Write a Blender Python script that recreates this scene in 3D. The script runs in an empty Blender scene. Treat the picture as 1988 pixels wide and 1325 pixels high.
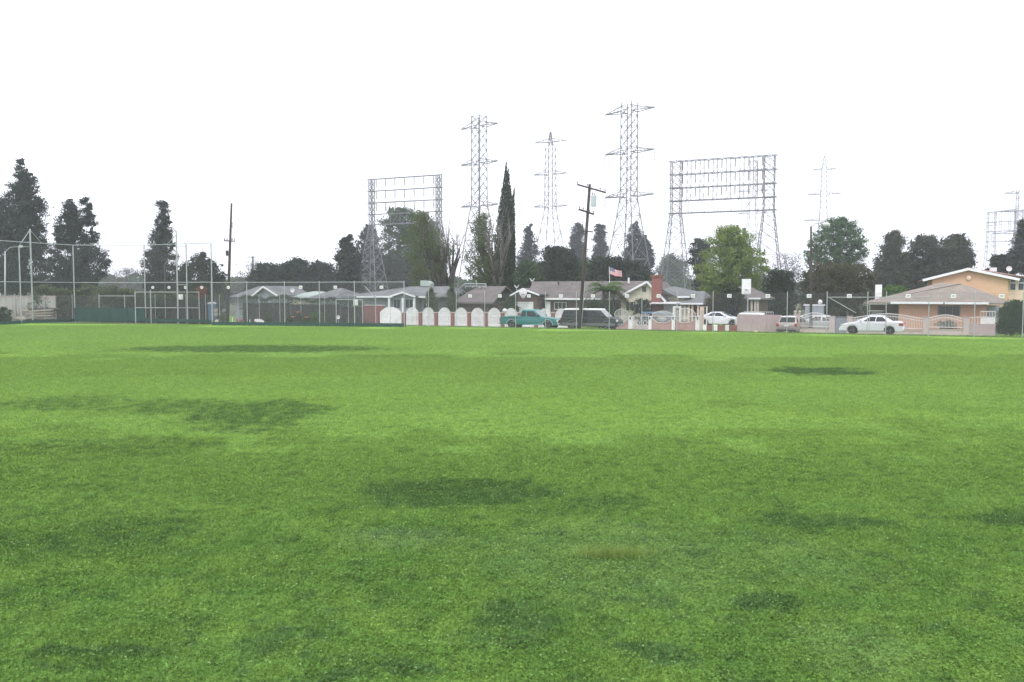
import bpy, math, random
import numpy as np
from mathutils import Vector, Matrix

# ------------------------------------------------------------------ camera, sky, sun, exposure
scene = bpy.context.scene
CAM_H, PITCH, FPX = 3.3, math.radians(3.367), 1640.0
cam_data = bpy.data.cameras.new('camera')
cam = bpy.data.objects.new('camera', cam_data)
scene.collection.objects.link(cam)
cam.location = (0, 0, CAM_H)
cam.rotation_euler = (math.pi/2 - PITCH, 0, 0)
cam_data.sensor_width = 36.0
cam_data.lens = FPX/1988.0*36.0
cam_data.clip_start, cam_data.clip_end = 0.1, 4000
scene.camera = cam

world = bpy.data.worlds.new('World'); scene.world = world
world.use_nodes = True
wn, wl = world.node_tree.nodes, world.node_tree.links
wn.clear()
sky = wn.new('ShaderNodeTexSky'); sky.sky_type = 'NISHITA'; sky.sun_disc = False
SUN_EL, SUN_AZ = math.radians(52), math.radians(200)
sky.sun_elevation, sky.sun_rotation = SUN_EL, SUN_AZ
sky.air_density, sky.dust_density, sky.ozone_density = 1.0, 6.0, 1.0
hs = wn.new('ShaderNodeHueSaturation'); hs.inputs['Saturation'].default_value = 0.15
mixw = wn.new('ShaderNodeMix'); mixw.data_type = 'RGBA'
mixw.inputs[0].default_value = 0.8                       # the even cloud layer over the clear sky
mixw.inputs[7].default_value = (10.1, 10.2, 11.0, 1)
bg = wn.new('ShaderNodeBackground'); bg.inputs['Strength'].default_value = 0.12
wo = wn.new('ShaderNodeOutputWorld')
wl.new(sky.outputs[0], hs.inputs['Color']); wl.new(hs.outputs[0], mixw.inputs[6])
wl.new(mixw.outputs[2], bg.inputs['Color']); wl.new(bg.outputs[0], wo.inputs['Surface'])

sd = bpy.data.lights.new('sun', 'SUN'); sd.energy = 0.9; sd.angle = math.radians(20); sd.color = (1, 0.97, 0.92)
sun = bpy.data.objects.new('sun', sd); scene.collection.objects.link(sun)
_dir = Vector((math.sin(SUN_AZ)*math.cos(SUN_EL), math.cos(SUN_AZ)*math.cos(SUN_EL), math.sin(SUN_EL)))
sun.rotation_euler = _dir.to_track_quat('Z', 'Y').to_euler()

vs = scene.view_settings
vs.view_transform = 'Standard'; vs.look = 'None'; vs.gamma = 1.0; vs.use_curve_mapping = False
vs.exposure = 0.6
cy = scene.cycles
cy.use_denoising = True
try: cy.denoising_prefilter = 'FAST'
except Exception: pass
cy.max_bounces = 5; cy.diffuse_bounces = 3; cy.glossy_bounces = 2; cy.transparent_max_bounces = 8
cy.transmission_bounces = 3; cy.volume_bounces = 1; cy.use_adaptive_sampling = False
cy.caustics_reflective = False; cy.caustics_refractive = False

# ------------------------------------------------------------------ placing helpers
SP, CP = math.sin(PITCH), math.cos(PITCH)
def wz(py, Y):
    """height of a thing seen on row py of the photograph when it stands Y metres away"""
    v = (662.5-py)/FPX
    return CAM_H + Y*(-SP+v*CP)/(CP+v*SP)
def wx(px, Y, py=580): return (px-994)/FPX*Y/(CP+(662.5-py)/FPX*SP)
def at(px, py, Y): return Vector((wx(px, Y, py), Y, wz(py, Y)))
PHI = math.radians(-23.6)
SC, SS = math.cos(PHI), math.sin(PHI)
def street(a, d, z=0.0): return Vector((a*SC-d*SS, 75.8+a*SS+d*SC, z))
def col_d(px, d):
    """position along the street (a) and distance Y of column px on the line d metres behind the field fence"""
    u = (px-994)/FPX
    Y = (75.8+d/SC)/(1-math.tan(PHI)*u)
    X = u*Y
    return X*SC+(Y-75.8)*SS, Y
def gz(X=0, d=9.0):
    """ground level: the street falls away gently behind the field"""
    return -0.05*max(0.0, min(9.0, d))

C = scene.collection
def tag(o, label=None, cat=None, group=None, kind=None):
    if label: o['label'] = label
    if cat: o['category'] = cat
    if group: o['group'] = group
    if kind: o['kind'] = kind
    return o
def empty(name, loc, rz, label, cat, group=None):
    o = bpy.data.objects.new(name, None); C.objects.link(o)
    o.location = loc; o.rotation_euler = (0, 0, rz); o.empty_display_size = 0.3
    return tag(o, label, cat, group)
def kids(o): return list(o.children)
def copy_tree(o, parent=None):
    c = o.copy(); C.objects.link(c)
    if parent: c.parent = parent
    for ch in kids(o): copy_tree(ch, c)
    return c

class MB:
    def __init__(s): s.v = []; s.f = []
    def add(s, vs_, fs):
        n = len(s.v); s.v += [tuple(p) for p in vs_]; s.f += [tuple(i+n for i in f) for f in fs]; return s
    def box(s, x0, x1, y0, y1, z0, z1):
        return s.add([(x0,y0,z0),(x1,y0,z0),(x1,y1,z0),(x0,y1,z0),(x0,y0,z1),(x1,y0,z1),(x1,y1,z1),(x0,y1,z1)],
                     [(0,3,2,1),(4,5,6,7),(0,1,5,4),(1,2,6,5),(2,3,7,6),(3,0,4,7)])
    def tube(s, p, q, r, r2=None, n=6):
        p, q = Vector(p), Vector(q); r2 = r if r2 is None else r2
        d = (q-p)
        if d.length < 1e-6: return s
        d.normalize()
        a = d.cross(Vector((0,0,1)) if abs(d.z) < 0.9 else Vector((1,0,0))).normalized(); b = d.cross(a)
        vs_ = []
        for c, rr in ((p, r), (q, r2)):
            for i in range(n):
                t = 2*math.pi*(i+0.5)/n; vs_.append(c+(a*math.cos(t)+b*math.sin(t))*rr)
        fs = [(i, (i+1) % n, n+(i+1) % n, n+i) for i in range(n)]
        fs += [tuple(range(n-1, -1, -1)), tuple(range(n, 2*n))]
        return s.add(vs_, fs)
    def path(s, pts, r, r2=None, n=5):
        r2 = r if r2 is None else r2; m = len(pts)-1
        for i in range(m):
            s.tube(pts[i], pts[i+1], r+(r2-r)*i/m, r+(r2-r)*(i+1)/m, n)
        return s
    def bar(s, p, q, w, h):
        """rectangular bar from p to q"""
        p, q = Vector(p), Vector(q); d = (q-p).normalized()
        up = Vector((0,0,1)) if abs(d.z) < 0.95 else Vector((0,1,0))
        a = d.cross(up).normalized(); b = a.cross(d)
        vs_ = [c+a*(i*w/2)+b*(j*h/2) for c in (p, q) for i, j in ((-1,-1),(1,-1),(1,1),(-1,1))]
        return s.add(vs_, [(0,1,2,3),(7,6,5,4),(0,4,5,1),(1,5,6,2),(2,6,7,3),(3,7,4,0)])
    def prism(s, poly, y0, y1):
        """polygon in x,z pushed along y"""
        n = len(poly)
        vs_ = [(x, y0, z) for x, z in poly]+[(x, y1, z) for x, z in poly]
        return s.add(vs_, [tuple(range(n)), tuple(range(2*n-1, n-1, -1))]+[(i, n+i, n+(i+1) % n, (i+1) % n) for i in range(n)])
    def slab(s, pts, t):
        """flat polygon in space given a thickness t downwards"""
        n = len(pts); pts = [Vector(p) for p in pts]
        vs_ = pts+[p-Vector((0,0,t)) for p in pts]
        return s.add(vs_, [tuple(range(n)), tuple(range(2*n-1, n-1, -1))]+[(i, n+i, n+(i+1) % n, (i+1) % n) for i in range(n)])
    def lathe(s, c, prof, axis='z', n=16):
        """profile of (radius, height) turned about an axis through c"""
        c = Vector(c); vs_ = []
        for r, h in prof:
            for i in range(n):
                t = 2*math.pi*i/n; a, b = r*math.cos(t), r*math.sin(t)
                vs_.append(c+(Vector((a,b,h)) if axis == 'z' else Vector((a,h,b)) if axis == 'y' else Vector((h,a,b))))
        fs = [(j*n+i, j*n+(i+1) % n, (j+1)*n+(i+1) % n, (j+1)*n+i) for j in range(len(prof)-1) for i in range(n)]
        fs += [tuple(range(n)), tuple((len(prof)-1)*n+i for i in range(n-1, -1, -1))]
        return s.add(vs_, fs)
    def mesh(s, name, m, smooth=False):
        me = bpy.data.meshes.new(name); me.from_pydata(s.v, [], s.f)
        if m: me.materials.append(m)
        if smooth: me.shade_smooth()
        me.validate()
        import bmesh
        bm = bmesh.new(); bm.from_mesh(me); bmesh.ops.recalc_face_normals(bm, faces=bm.faces); bm.to_mesh(me); bm.free()
        return me
    def build(s, name, m, parent=None, smooth=False, bevel=0):
        o = bpy.data.objects.new(name, s.mesh(name, m, smooth)); C.objects.link(o)
        if parent: o.parent = parent
        if bevel:
            md = o.modifiers.new('bevel', 'BEVEL'); md.width = bevel; md.segments = 3; md.limit_method = 'ANGLE'; md.angle_limit = 0.6
            o.data.shade_smooth()
        return o
def link(me, name, parent=None, loc=None):
    o = bpy.data.objects.new(name, me); C.objects.link(o)
    if parent: o.parent = parent
    if loc is not None: o.location = loc
    return o

# ------------------------------------------------------------------ materials
def mat(name, col, rough=0.8, col2=None, scale=3.0, detail=4, bump=0.0, metal=0.0, streak=None, wear=None, coord='Object', spec=None):
    m = bpy.data.materials.new(name); m.use_nodes = True
    n, l = m.node_tree.nodes, m.node_tree.links
    b = n['Principled BSDF']; b.inputs['Roughness'].default_value = rough; b.inputs['Metallic'].default_value = metal
    if spec is not None: b.inputs['Specular IOR Level'].default_value = spec
    b.inputs['Base Color'].default_value = (*col, 1)
    if col2 or bump or wear:
        tc = n.new('ShaderNodeTexCoord'); mp = n.new('ShaderNodeMapping'); l.new(tc.outputs[coord], mp.inputs[0])
        if streak: mp.inputs['Scale'].default_value = streak
        nt = n.new('ShaderNodeTexNoise'); nt.inputs['Scale'].default_value = scale; nt.inputs['Detail'].default_value = detail
        nt.inputs['Roughness'].default_value = 0.65
        l.new(mp.outputs[0], nt.inputs['Vector'])
        out = None
        if col2:
            r = n.new('ShaderNodeValToRGB'); r.color_ramp.elements[0].position = 0.33; r.color_ramp.elements[1].position = 0.67
            r.color_ramp.elements[0].color = (*col, 1); r.color_ramp.elements[1].color = (*col2, 1)
            l.new(nt.outputs[0], r.inputs[0]); out = r.outputs[0]
        if wear:
            n2 = n.new('ShaderNodeTexNoise'); n2.inputs['Scale'].default_value = scale*0.35; n2.inputs['Detail'].default_value = 6
            l.new(tc.outputs[coord], n2.inputs['Vector'])
            r2 = n.new('ShaderNodeMapRange'); r2.inputs[1].default_value = 0.52; r2.inputs[2].default_value = 0.7
            r2.inputs[4].default_value = 0.7
            l.new(n2.outputs[0], r2.inputs[0])
            mx = n.new('ShaderNodeMix'); mx.data_type = 'RGBA'; l.new(r2.outputs[0], mx.inputs[0])
            if out: l.new(out, mx.inputs[6])
            else: mx.inputs[6].default_value = (*col, 1)
            mx.inputs[7].default_value = (*wear, 1); out = mx.outputs[2]
        if out: l.new(out, b.inputs['Base Color'])
        if bump:
            bp = n.new('ShaderNodeBump'); bp.inputs['Strength'].default_value = bump; bp.inputs['Distance'].default_value = 0.05
            l.new(nt.outputs[0], bp.inputs['Height']); l.new(bp.outputs[0], b.inputs['Normal'])
    return m

def shingle(name, c1, c2):
    """roof shingles: courses and butt joints with their own tints"""
    m = bpy.data.materials.new(name); m.use_nodes = True
    n, l = m.node_tree.nodes, m.node_tree.links
    b = n['Principled BSDF']; b.inputs['Roughness'].default_value = 0.9
    tc = n.new('ShaderNodeTexCoord'); br = n.new('ShaderNodeTexBrick')
    br.inputs['Scale'].default_value = 1.0; br.inputs['Brick Width'].default_value = 0.45; br.inputs['Row Height'].default_value = 0.2
    br.inputs['Mortar Size'].default_value = 0.012
    br.inputs['Color1'].default_value = (*c1, 1); br.inputs['Color2'].default_value = (*c2, 1)
    br.inputs['Mortar'].default_value = (c1[0]*.6, c1[1]*.6, c1[2]*.6, 1)
    l.new(tc.outputs['Object'], br.inputs['Vector'])
    nt = n.new('ShaderNodeTexNoise'); nt.inputs['Scale'].default_value = 0.9; nt.inputs['Detail'].default_value = 8; nt.inputs['Roughness'].default_value = 0.7
    l.new(tc.outputs['Object'], nt.inputs['Vector'])
    mr = n.new('ShaderNodeMapRange'); mr.inputs[1].default_value = 0.3; mr.inputs[2].default_value = 0.7; mr.inputs[3].default_value = 0.75; mr.inputs[4].default_value = 1.25
    l.new(nt.outputs[0], mr.inputs[0])
    mx = n.new('ShaderNodeVectorMath'); mx.operation = 'SCALE'; l.new(br.outputs[0], mx.inputs[0]); l.new(mr.outputs[0], mx.inputs['Scale'])
    l.new(mx.outputs[0], b.inputs['Base Color'])
    return m

def leaf_mat(name, dark, light, hue=None, trans=0.25, cs=0.55):
    m = bpy.data.materials.new(name); m.use_nodes = True
    n, l = m.node_tree.nodes, m.node_tree.links
    n.remove(n['Principled BSDF']); out = n['Material Output']
    geo = n.new('ShaderNodeNewGeometry'); tc = n.new('ShaderNodeTexCoord')
    nt = n.new('ShaderNodeTexNoise'); nt.inputs['Scale'].default_value = cs; nt.inputs['Detail'].default_value = 3
    l.new(tc.outputs['Object'], nt.inputs['Vector'])
    ad = n.new('ShaderNodeMath'); ad.operation = 'MULTIPLY_ADD'; ad.inputs[1].default_value = 0.45
    l.new(geo.outputs['Random Per Island'], ad.inputs[0])
    ml = n.new('ShaderNodeMapRange'); ml.inputs[1].default_value = 0.3; ml.inputs[2].default_value = 0.7; ml.inputs[4].default_value = 0.6
    l.new(nt.outputs[0], ml.inputs[0]); l.new(ml.outputs[0], ad.inputs[2])
    r = n.new('ShaderNodeValToRGB'); r.color_ramp.elements[0].color = (*dark, 1); r.color_ramp.elements[1].color = (*light, 1)
    if hue:
        e = r.color_ramp.elements.new(0.55); e.color = (*hue, 1)
    l.new(ad.outputs[0], r.inputs[0])
    d = n.new('ShaderNodeBsdfDiffuse'); t = n.new('ShaderNodeBsdfTranslucent'); mx = n.new('ShaderNodeMixShader')
    mx.inputs[0].default_value = trans
    l.new(r.outputs[0], d.inputs[0]); l.new(r.outputs[0], t.inputs[0])
    l.new(d.outputs[0], mx.inputs[1]); l.new(t.outputs[0], mx.inputs[2]); l.new(mx.outputs[0], out.inputs[0])
    return m

def glass(name, col=(0.05, 0.06, 0.07), rough=0.08):
    m = mat(name, col, rough, spec=0.8); return m

M = {}
M['galv'] = mat('galvanised_steel', (0.33, 0.36, 0.37), 0.45, (0.45, 0.48, 0.49), 4, metal=0.5)
M['wire'] = mat('galvanised_wire', (0.12, 0.125, 0.135), 0.6, metal=0.2)
M['teal_board'] = mat('teal_painted_board', (0.016, 0.050, 0.042), 0.85, (0.022, 0.064, 0.054), 2, streak=(1, 1, 0.3), bump=0.1)
M['plate'] = mat('white_plate', (0.70, 0.69, 0.71), 0.6, (0.62, 0.61, 0.63), 8)
M['plate_ink'] = mat('plate_ink', (0.07, 0.12, 0.12), 0.6)
M['lattice'] = mat('weathered_lattice_steel', (0.15, 0.15, 0.165), 0.6, (0.21, 0.21, 0.23), 0.5, metal=0.2)
M['insul'] = mat('porcelain_insulator', (0.06, 0.055, 0.055), 0.3)
M['cable'] = mat('aluminium_cable', (0.12, 0.12, 0.13), 0.5)
M['pole_wood'] = mat('creosoted_pole_wood', (0.035, 0.026, 0.024), 0.9, (0.07, 0.052, 0.045), 3, streak=(6, 6, 0.5), bump=0.3)
M['bark'] = mat('grey_brown_bark', (0.05, 0.038, 0.032), 0.95, (0.10, 0.08, 0.068), 4, streak=(3, 3, 0.6), bump=0.5)
M['bark_dark'] = mat('dark_wet_bark', (0.03, 0.024, 0.024), 0.95, (0.07, 0.055, 0.05), 4, streak=(3, 3, 0.6), bump=0.5)
M['twig'] = mat('pale_twig', (0.16, 0.14, 0.14), 0.9)
M['white'] = mat('white_paint', (0.78, 0.79, 0.79), 0.55, (0.68, 0.69, 0.69), 2, wear=(0.55, 0.55, 0.53))
M['white_iron'] = mat('white_painted_iron', (0.74, 0.74, 0.72), 0.5, (0.6, 0.58, 0.56), 5)
M['iron'] = mat('grey_wrought_iron', (0.10, 0.105, 0.11), 0.6)
M['fascia'] = mat('white_fascia_board', (0.76, 0.78, 0.8), 0.5, (0.64, 0.66, 0.68), 3, streak=(.3, 1, 1))
M['brick'] = mat('red_brick', (0.19, 0.075, 0.065), 0.9, (0.26, 0.115, 0.10), 6, bump=0.2)
M['mortar_cap'] = mat('pale_concrete_cap', (0.5, 0.47, 0.45), 0.9, (0.4, 0.38, 0.36), 4)
M['cream'] = mat('cream_stucco', (0.62, 0.59, 0.47), 0.95, (0.7, 0.67, 0.55), 2, bump=0.15, wear=(0.5, 0.48, 0.4))
M['gray_blue'] = mat('grey_blue_stucco', (0.25, 0.28, 0.31), 0.95, (0.3, 0.33, 0.36), 2, bump=0.15)
M['darkbrown'] = mat('dark_brown_siding', (0.10, 0.06, 0.058), 0.9, (0.14, 0.09, 0.085), 2, streak=(0.3, 1, 6))
M['peach'] = mat('peach_stucco', (0.50, 0.27, 0.20), 0.95, (0.55, 0.32, 0.24), 1.5, bump=0.15, wear=(0.52, 0.30, 0.22))
M['peach2'] = mat('orange_peach_stucco', (0.57, 0.37, 0.245), 0.95, (0.61, 0.41, 0.28), 1.0, bump=0.1, wear=(0.62, 0.40, 0.24))
M['peach3'] = mat('light_peach_stucco', (0.66, 0.5, 0.38), 0.95, (0.72, 0.56, 0.44), 1.0, bump=0.1)
M['pinkwall'] = mat('pale_pink_block_wall', (0.38, 0.30, 0.295), 0.95, (0.43, 0.35, 0.345), 1.6, bump=0.2, wear=(0.34, 0.28, 0.27))
M['pinklow'] = mat('dusty_pink_wall', (0.34, 0.21, 0.19), 0.95, (0.42, 0.28, 0.26), 2.5, bump=0.2, wear=(0.45, 0.36, 0.34))
M['pier'] = mat('pinkish_white_pier_stucco', (0.52, 0.45, 0.42), 0.9, (0.45, 0.39, 0.36), 2, wear=(0.5, 0.44, 0.4))
M['old_wall'] = mat('weathered_whitewashed_wall', (0.5, 0.5, 0.46), 0.95, (0.36, 0.35, 0.31), 1.2, streak=(2.2, 1, 0.25), bump=0.2, wear=(0.2, 0.17, 0.12))
M['lumber'] = mat('pale_lumber', (0.55, 0.53, 0.42), 0.8, (0.42, 0.38, 0.28), 3, streak=(0.2, 4, 4))
M['roof_brown'] = shingle('brown_asphalt_shingle', (0.12, 0.105, 0.105), (0.155, 0.135, 0.132))
M['roof_grey'] = shingle('grey_asphalt_shingle', (0.135, 0.145, 0.15), (0.175, 0.185, 0.19))
M['roof_tan'] = shingle('tan_brown_shingle', (0.225, 0.19, 0.165), (0.265, 0.225, 0.195))
M['roof_red'] = shingle('faded_red_shingle', (0.24, 0.14, 0.125), (0.3, 0.18, 0.16))
M['glass'] = mat('window_glass', (0.03, 0.035, 0.04), 0.12, spec=0.5)
M['glass_car'] = mat('car_window_glass', (0.014, 0.018, 0.02), 0.12, spec=0.35)
M['glass_shield'] = glass('windshield_glass', (0.16, 0.21, 0.22), 0.06)
M['dark'] = mat('dark_opening', (0.03, 0.032, 0.035), 0.9)
M['rubber'] = mat('tyre_rubber', (0.018, 0.018, 0.02), 0.85)
M['rim'] = mat('alloy_rim', (0.4, 0.41, 0.43), 0.35, metal=0.6)
M['chrome'] = mat('dull_chrome', (0.55, 0.57, 0.6), 0.25, metal=0.8)
M['lamp_clear'] = mat('headlamp_lens', (0.6, 0.62, 0.62), 0.12, spec=0.9)
M['lamp_red'] = mat('tail_lamp_lens', (0.35, 0.02, 0.02), 0.15, spec=0.8)
M['teal_car'] = mat('teal_car_paint', (0.015, 0.185, 0.185), 0.3, spec=0.6)
M['teal_light'] = mat('teal_faded_paint', (0.05, 0.27, 0.27), 0.35, spec=0.6)
M['van_grey'] = mat('dark_green_grey_paint', (0.022, 0.027, 0.028), 0.4, spec=0.35)
M['van_silver'] = mat('silver_lower_paint', (0.13, 0.135, 0.14), 0.4, spec=0.6)
M['car_white'] = mat('white_car_paint', (0.73, 0.72, 0.80), 0.25, spec=0.6)
M['car_silver'] = mat('silver_car_paint', (0.42, 0.44, 0.45), 0.3, metal=0.3)
M['car_tan'] = mat('champagne_car_paint', (0.38, 0.34, 0.31), 0.35, metal=0.3)
M['car_blue'] = mat('dark_blue_car_paint', (0.045, 0.06, 0.10), 0.3, spec=0.7)
M['black_plastic'] = mat('black_plastic', (0.025, 0.026, 0.028), 0.6)
M['asphalt'] = mat('wet_asphalt', (0.06, 0.062, 0.065), 0.8, (0.085, 0.087, 0.09), 3, bump=0.2)
M['concrete'] = mat('sidewalk_concrete', (0.42, 0.40, 0.37), 0.9, (0.5, 0.48, 0.45), 1.5, bump=0.1)
M['soil'] = mat('weedy_soil', (0.10, 0.085, 0.06), 0.95, (0.07, 0.11, 0.035), 0.8, detail=8, bump=0.4)
M['canvas_blue'] = mat('blue_plastic_toilet', (0.07, 0.15, 0.25), 0.6, (0.1, 0.2, 0.31), 2)
M['stripe_red'] = mat('flag_red', (0.5, 0.06, 0.07), 0.8)
M['stripe_white'] = mat('flag_white', (0.72, 0.7, 0.7), 0.8)
M['flag_blue'] = mat('flag_blue', (0.04, 0.05, 0.14), 0.8)
M['trans'] = mat('grey_transformer_can', (0.42, 0.47, 0.52), 0.5)
M['orange'] = mat('orange_plastic', (0.6, 0.22, 0.08), 0.7)
M['lf_box'] = mat('pale_green_metal', (0.30, 0.36, 0.33), 0.7, (0.36, 0.42, 0.39), 2)
# leaves
M['lf_pine'] = leaf_mat('pine_needles', (0.024, 0.032, 0.034), (0.05, 0.060, 0.055))
M['lf_pine2'] = leaf_mat('cedar_needles', (0.026, 0.032, 0.034), (0.062, 0.068, 0.060))
M['lf_dark'] = leaf_mat('dark_evergreen_leaves', (0.024, 0.033, 0.027), (0.055, 0.07, 0.045))
M['lf_brown'] = leaf_mat('brownish_evergreen_leaves', (0.04, 0.043, 0.028), (0.11, 0.10, 0.06))
M['lf_mid'] = leaf_mat('mid_green_leaves', (0.035, 0.06, 0.03), (0.085, 0.13, 0.06))
M['lf_olive'] = leaf_mat('olive_spring_leaves', (0.055, 0.078, 0.03), (0.13, 0.16, 0.06), trans=0.4)
M['lf_bright'] = leaf_mat('fresh_willow_leaves', (0.11, 0.165, 0.045), (0.26, 0.34, 0.10), trans=0.45)
M['lf_cypress'] = leaf_mat('cypress_scales', (0.018, 0.03, 0.018), (0.045, 0.06, 0.032))
M['lf_round'] = leaf_mat('glossy_green_leaves', (0.038, 0.075, 0.038), (0.11, 0.18, 0.085))
M['lf_wind'] = leaf_mat('greyish_wind_swept_leaves', (0.046, 0.052, 0.042), (0.105, 0.112, 0.085))
M['lf_hedge'] = leaf_mat('hedge_leaves', (0.025, 0.048, 0.022), (0.06, 0.10, 0.04), cs=1.5)
M['lf_weed'] = leaf_mat('weedy_shrub_leaves', (0.05, 0.07, 0.035), (0.13, 0.16, 0.08), cs=1.2)
M['lf_green'] = leaf_mat('bright_shrub_leaves', (0.06, 0.12, 0.03), (0.12, 0.22, 0.06))
M['lf_red'] = leaf_mat('rusty_red_leaves', (0.16, 0.065, 0.035), (0.27, 0.12, 0.07))
M['lf_twig'] = leaf_mat('grey_twigs', (0.10, 0.095, 0.10), (0.19, 0.18, 0.19), trans=0.1)
M['lf_palm'] = leaf_mat('palm_frond', (0.05, 0.10, 0.035), (0.12, 0.2, 0.07), trans=0.3)
M['lf_palm_dry'] = leaf_mat('dry_palm_frond', (0.09, 0.08, 0.05), (0.16, 0.14, 0.085), trans=0.2)
M['lf_dry'] = leaf_mat('dry_grass', (0.13, 0.22, 0.05), (0.33, 0.42, 0.13), trans=0.3, cs=4)
# ------------------------------------------------------------------ the lawn material: its tints vary by patch, by distance and by fine noise
def gp(px, py):
    """point of the field on pixel px, py"""
    v = (662.5-py)/FPX
    t = -CAM_H/(-SP+v*CP)
    return ((px-994)/FPX*t, (CP+v*SP)*t)
PATCHES = []       # centre x, y, half sizes, strength, turn: longer and darker ryegrass
for x0, x1, y0, y1, s in [(330,660,775,836,.7),(190,470,772,812,.62),(-60,280,768,802,.58),(-100,520,845,890,.55),(380,620,812,846,.6),(640,1120,932,985,.85),(980,1120,975,1010,.6),(780,920,1012,1050,.6),
        (0,420,1000,1092,.6),(1470,1710,714,731,.95),(180,800,670,686,.8),(640,900,688,697,.45),(1450,1790,998,1034,.8),(1790,2100,994,1014,.9),
        (900,1130,1165,1270,.85),(1180,1360,1245,1292,.9),(1425,1565,1155,1196,.95),(30,300,1255,1292,.9),(440,600,1225,1292,.7),
        (700,900,1280,1318,.8),(1340,1500,776,794,.5),(1150,1330,1150,1182,.6),(1040,1300,964,998,.65),(560,700,1300,1340,.8),(1180,1215,1158,1168,.9),
        (1865,1910,1170,1182,.8),(1450,1700,1020,1040,.4),(430,680,1085,1135,.4),(-100,140,1030,1080,.6),(1500,1720,790,815,.3),(1790,2050,790,812,.4),
        (0,150,862,885,.5),(1090,1330,1132,1240,.35),(640,860,1110,1180,.25),(640,860,782,800,.3),(120,240,722,734,.4),(300,470,718,732,.4)]:
    a, b = gp(x0, (y0+y1)/2), gp(x1, (y0+y1)/2); c, d = gp((x0+x1)/2, y1), gp((x0+x1)/2, y0)
    PATCHES.append(((a[0]+b[0])/2, (c[1]+d[1])/2, abs(b[0]-a[0])/2*1.05, max(0.12, abs(d[1]-c[1])/2*1.1), s))
CLOVER = []
for x0, x1, y0, y1, s in [(640,900,1020,1075,.9),(900,1500,1010,1180,.6),(1400,1700,1030,1150,.5),(1560,1800,1200,1325,.6),(900,1200,1095,1120,.5)]:
    a, b = gp(x0, (y0+y1)/2), gp(x1, (y0+y1)/2); c, d = gp((x0+x1)/2, y1), gp((x0+x1)/2, y0)
    CLOVER.append(((a[0]+b[0])/2, (c[1]+d[1])/2, abs(b[0]-a[0])/2, abs(d[1]-c[1])/2, s))
def patch_val(x, y, tab=PATCHES):
    v = 0
    for cx, cy_, rx, ry, s in tab:
        r = math.hypot((x-cx)/rx, (y-cy_)/ry)
        v = max(v, s*max(0, min(1, (1.25-r)/0.5)))
    return v

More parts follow.
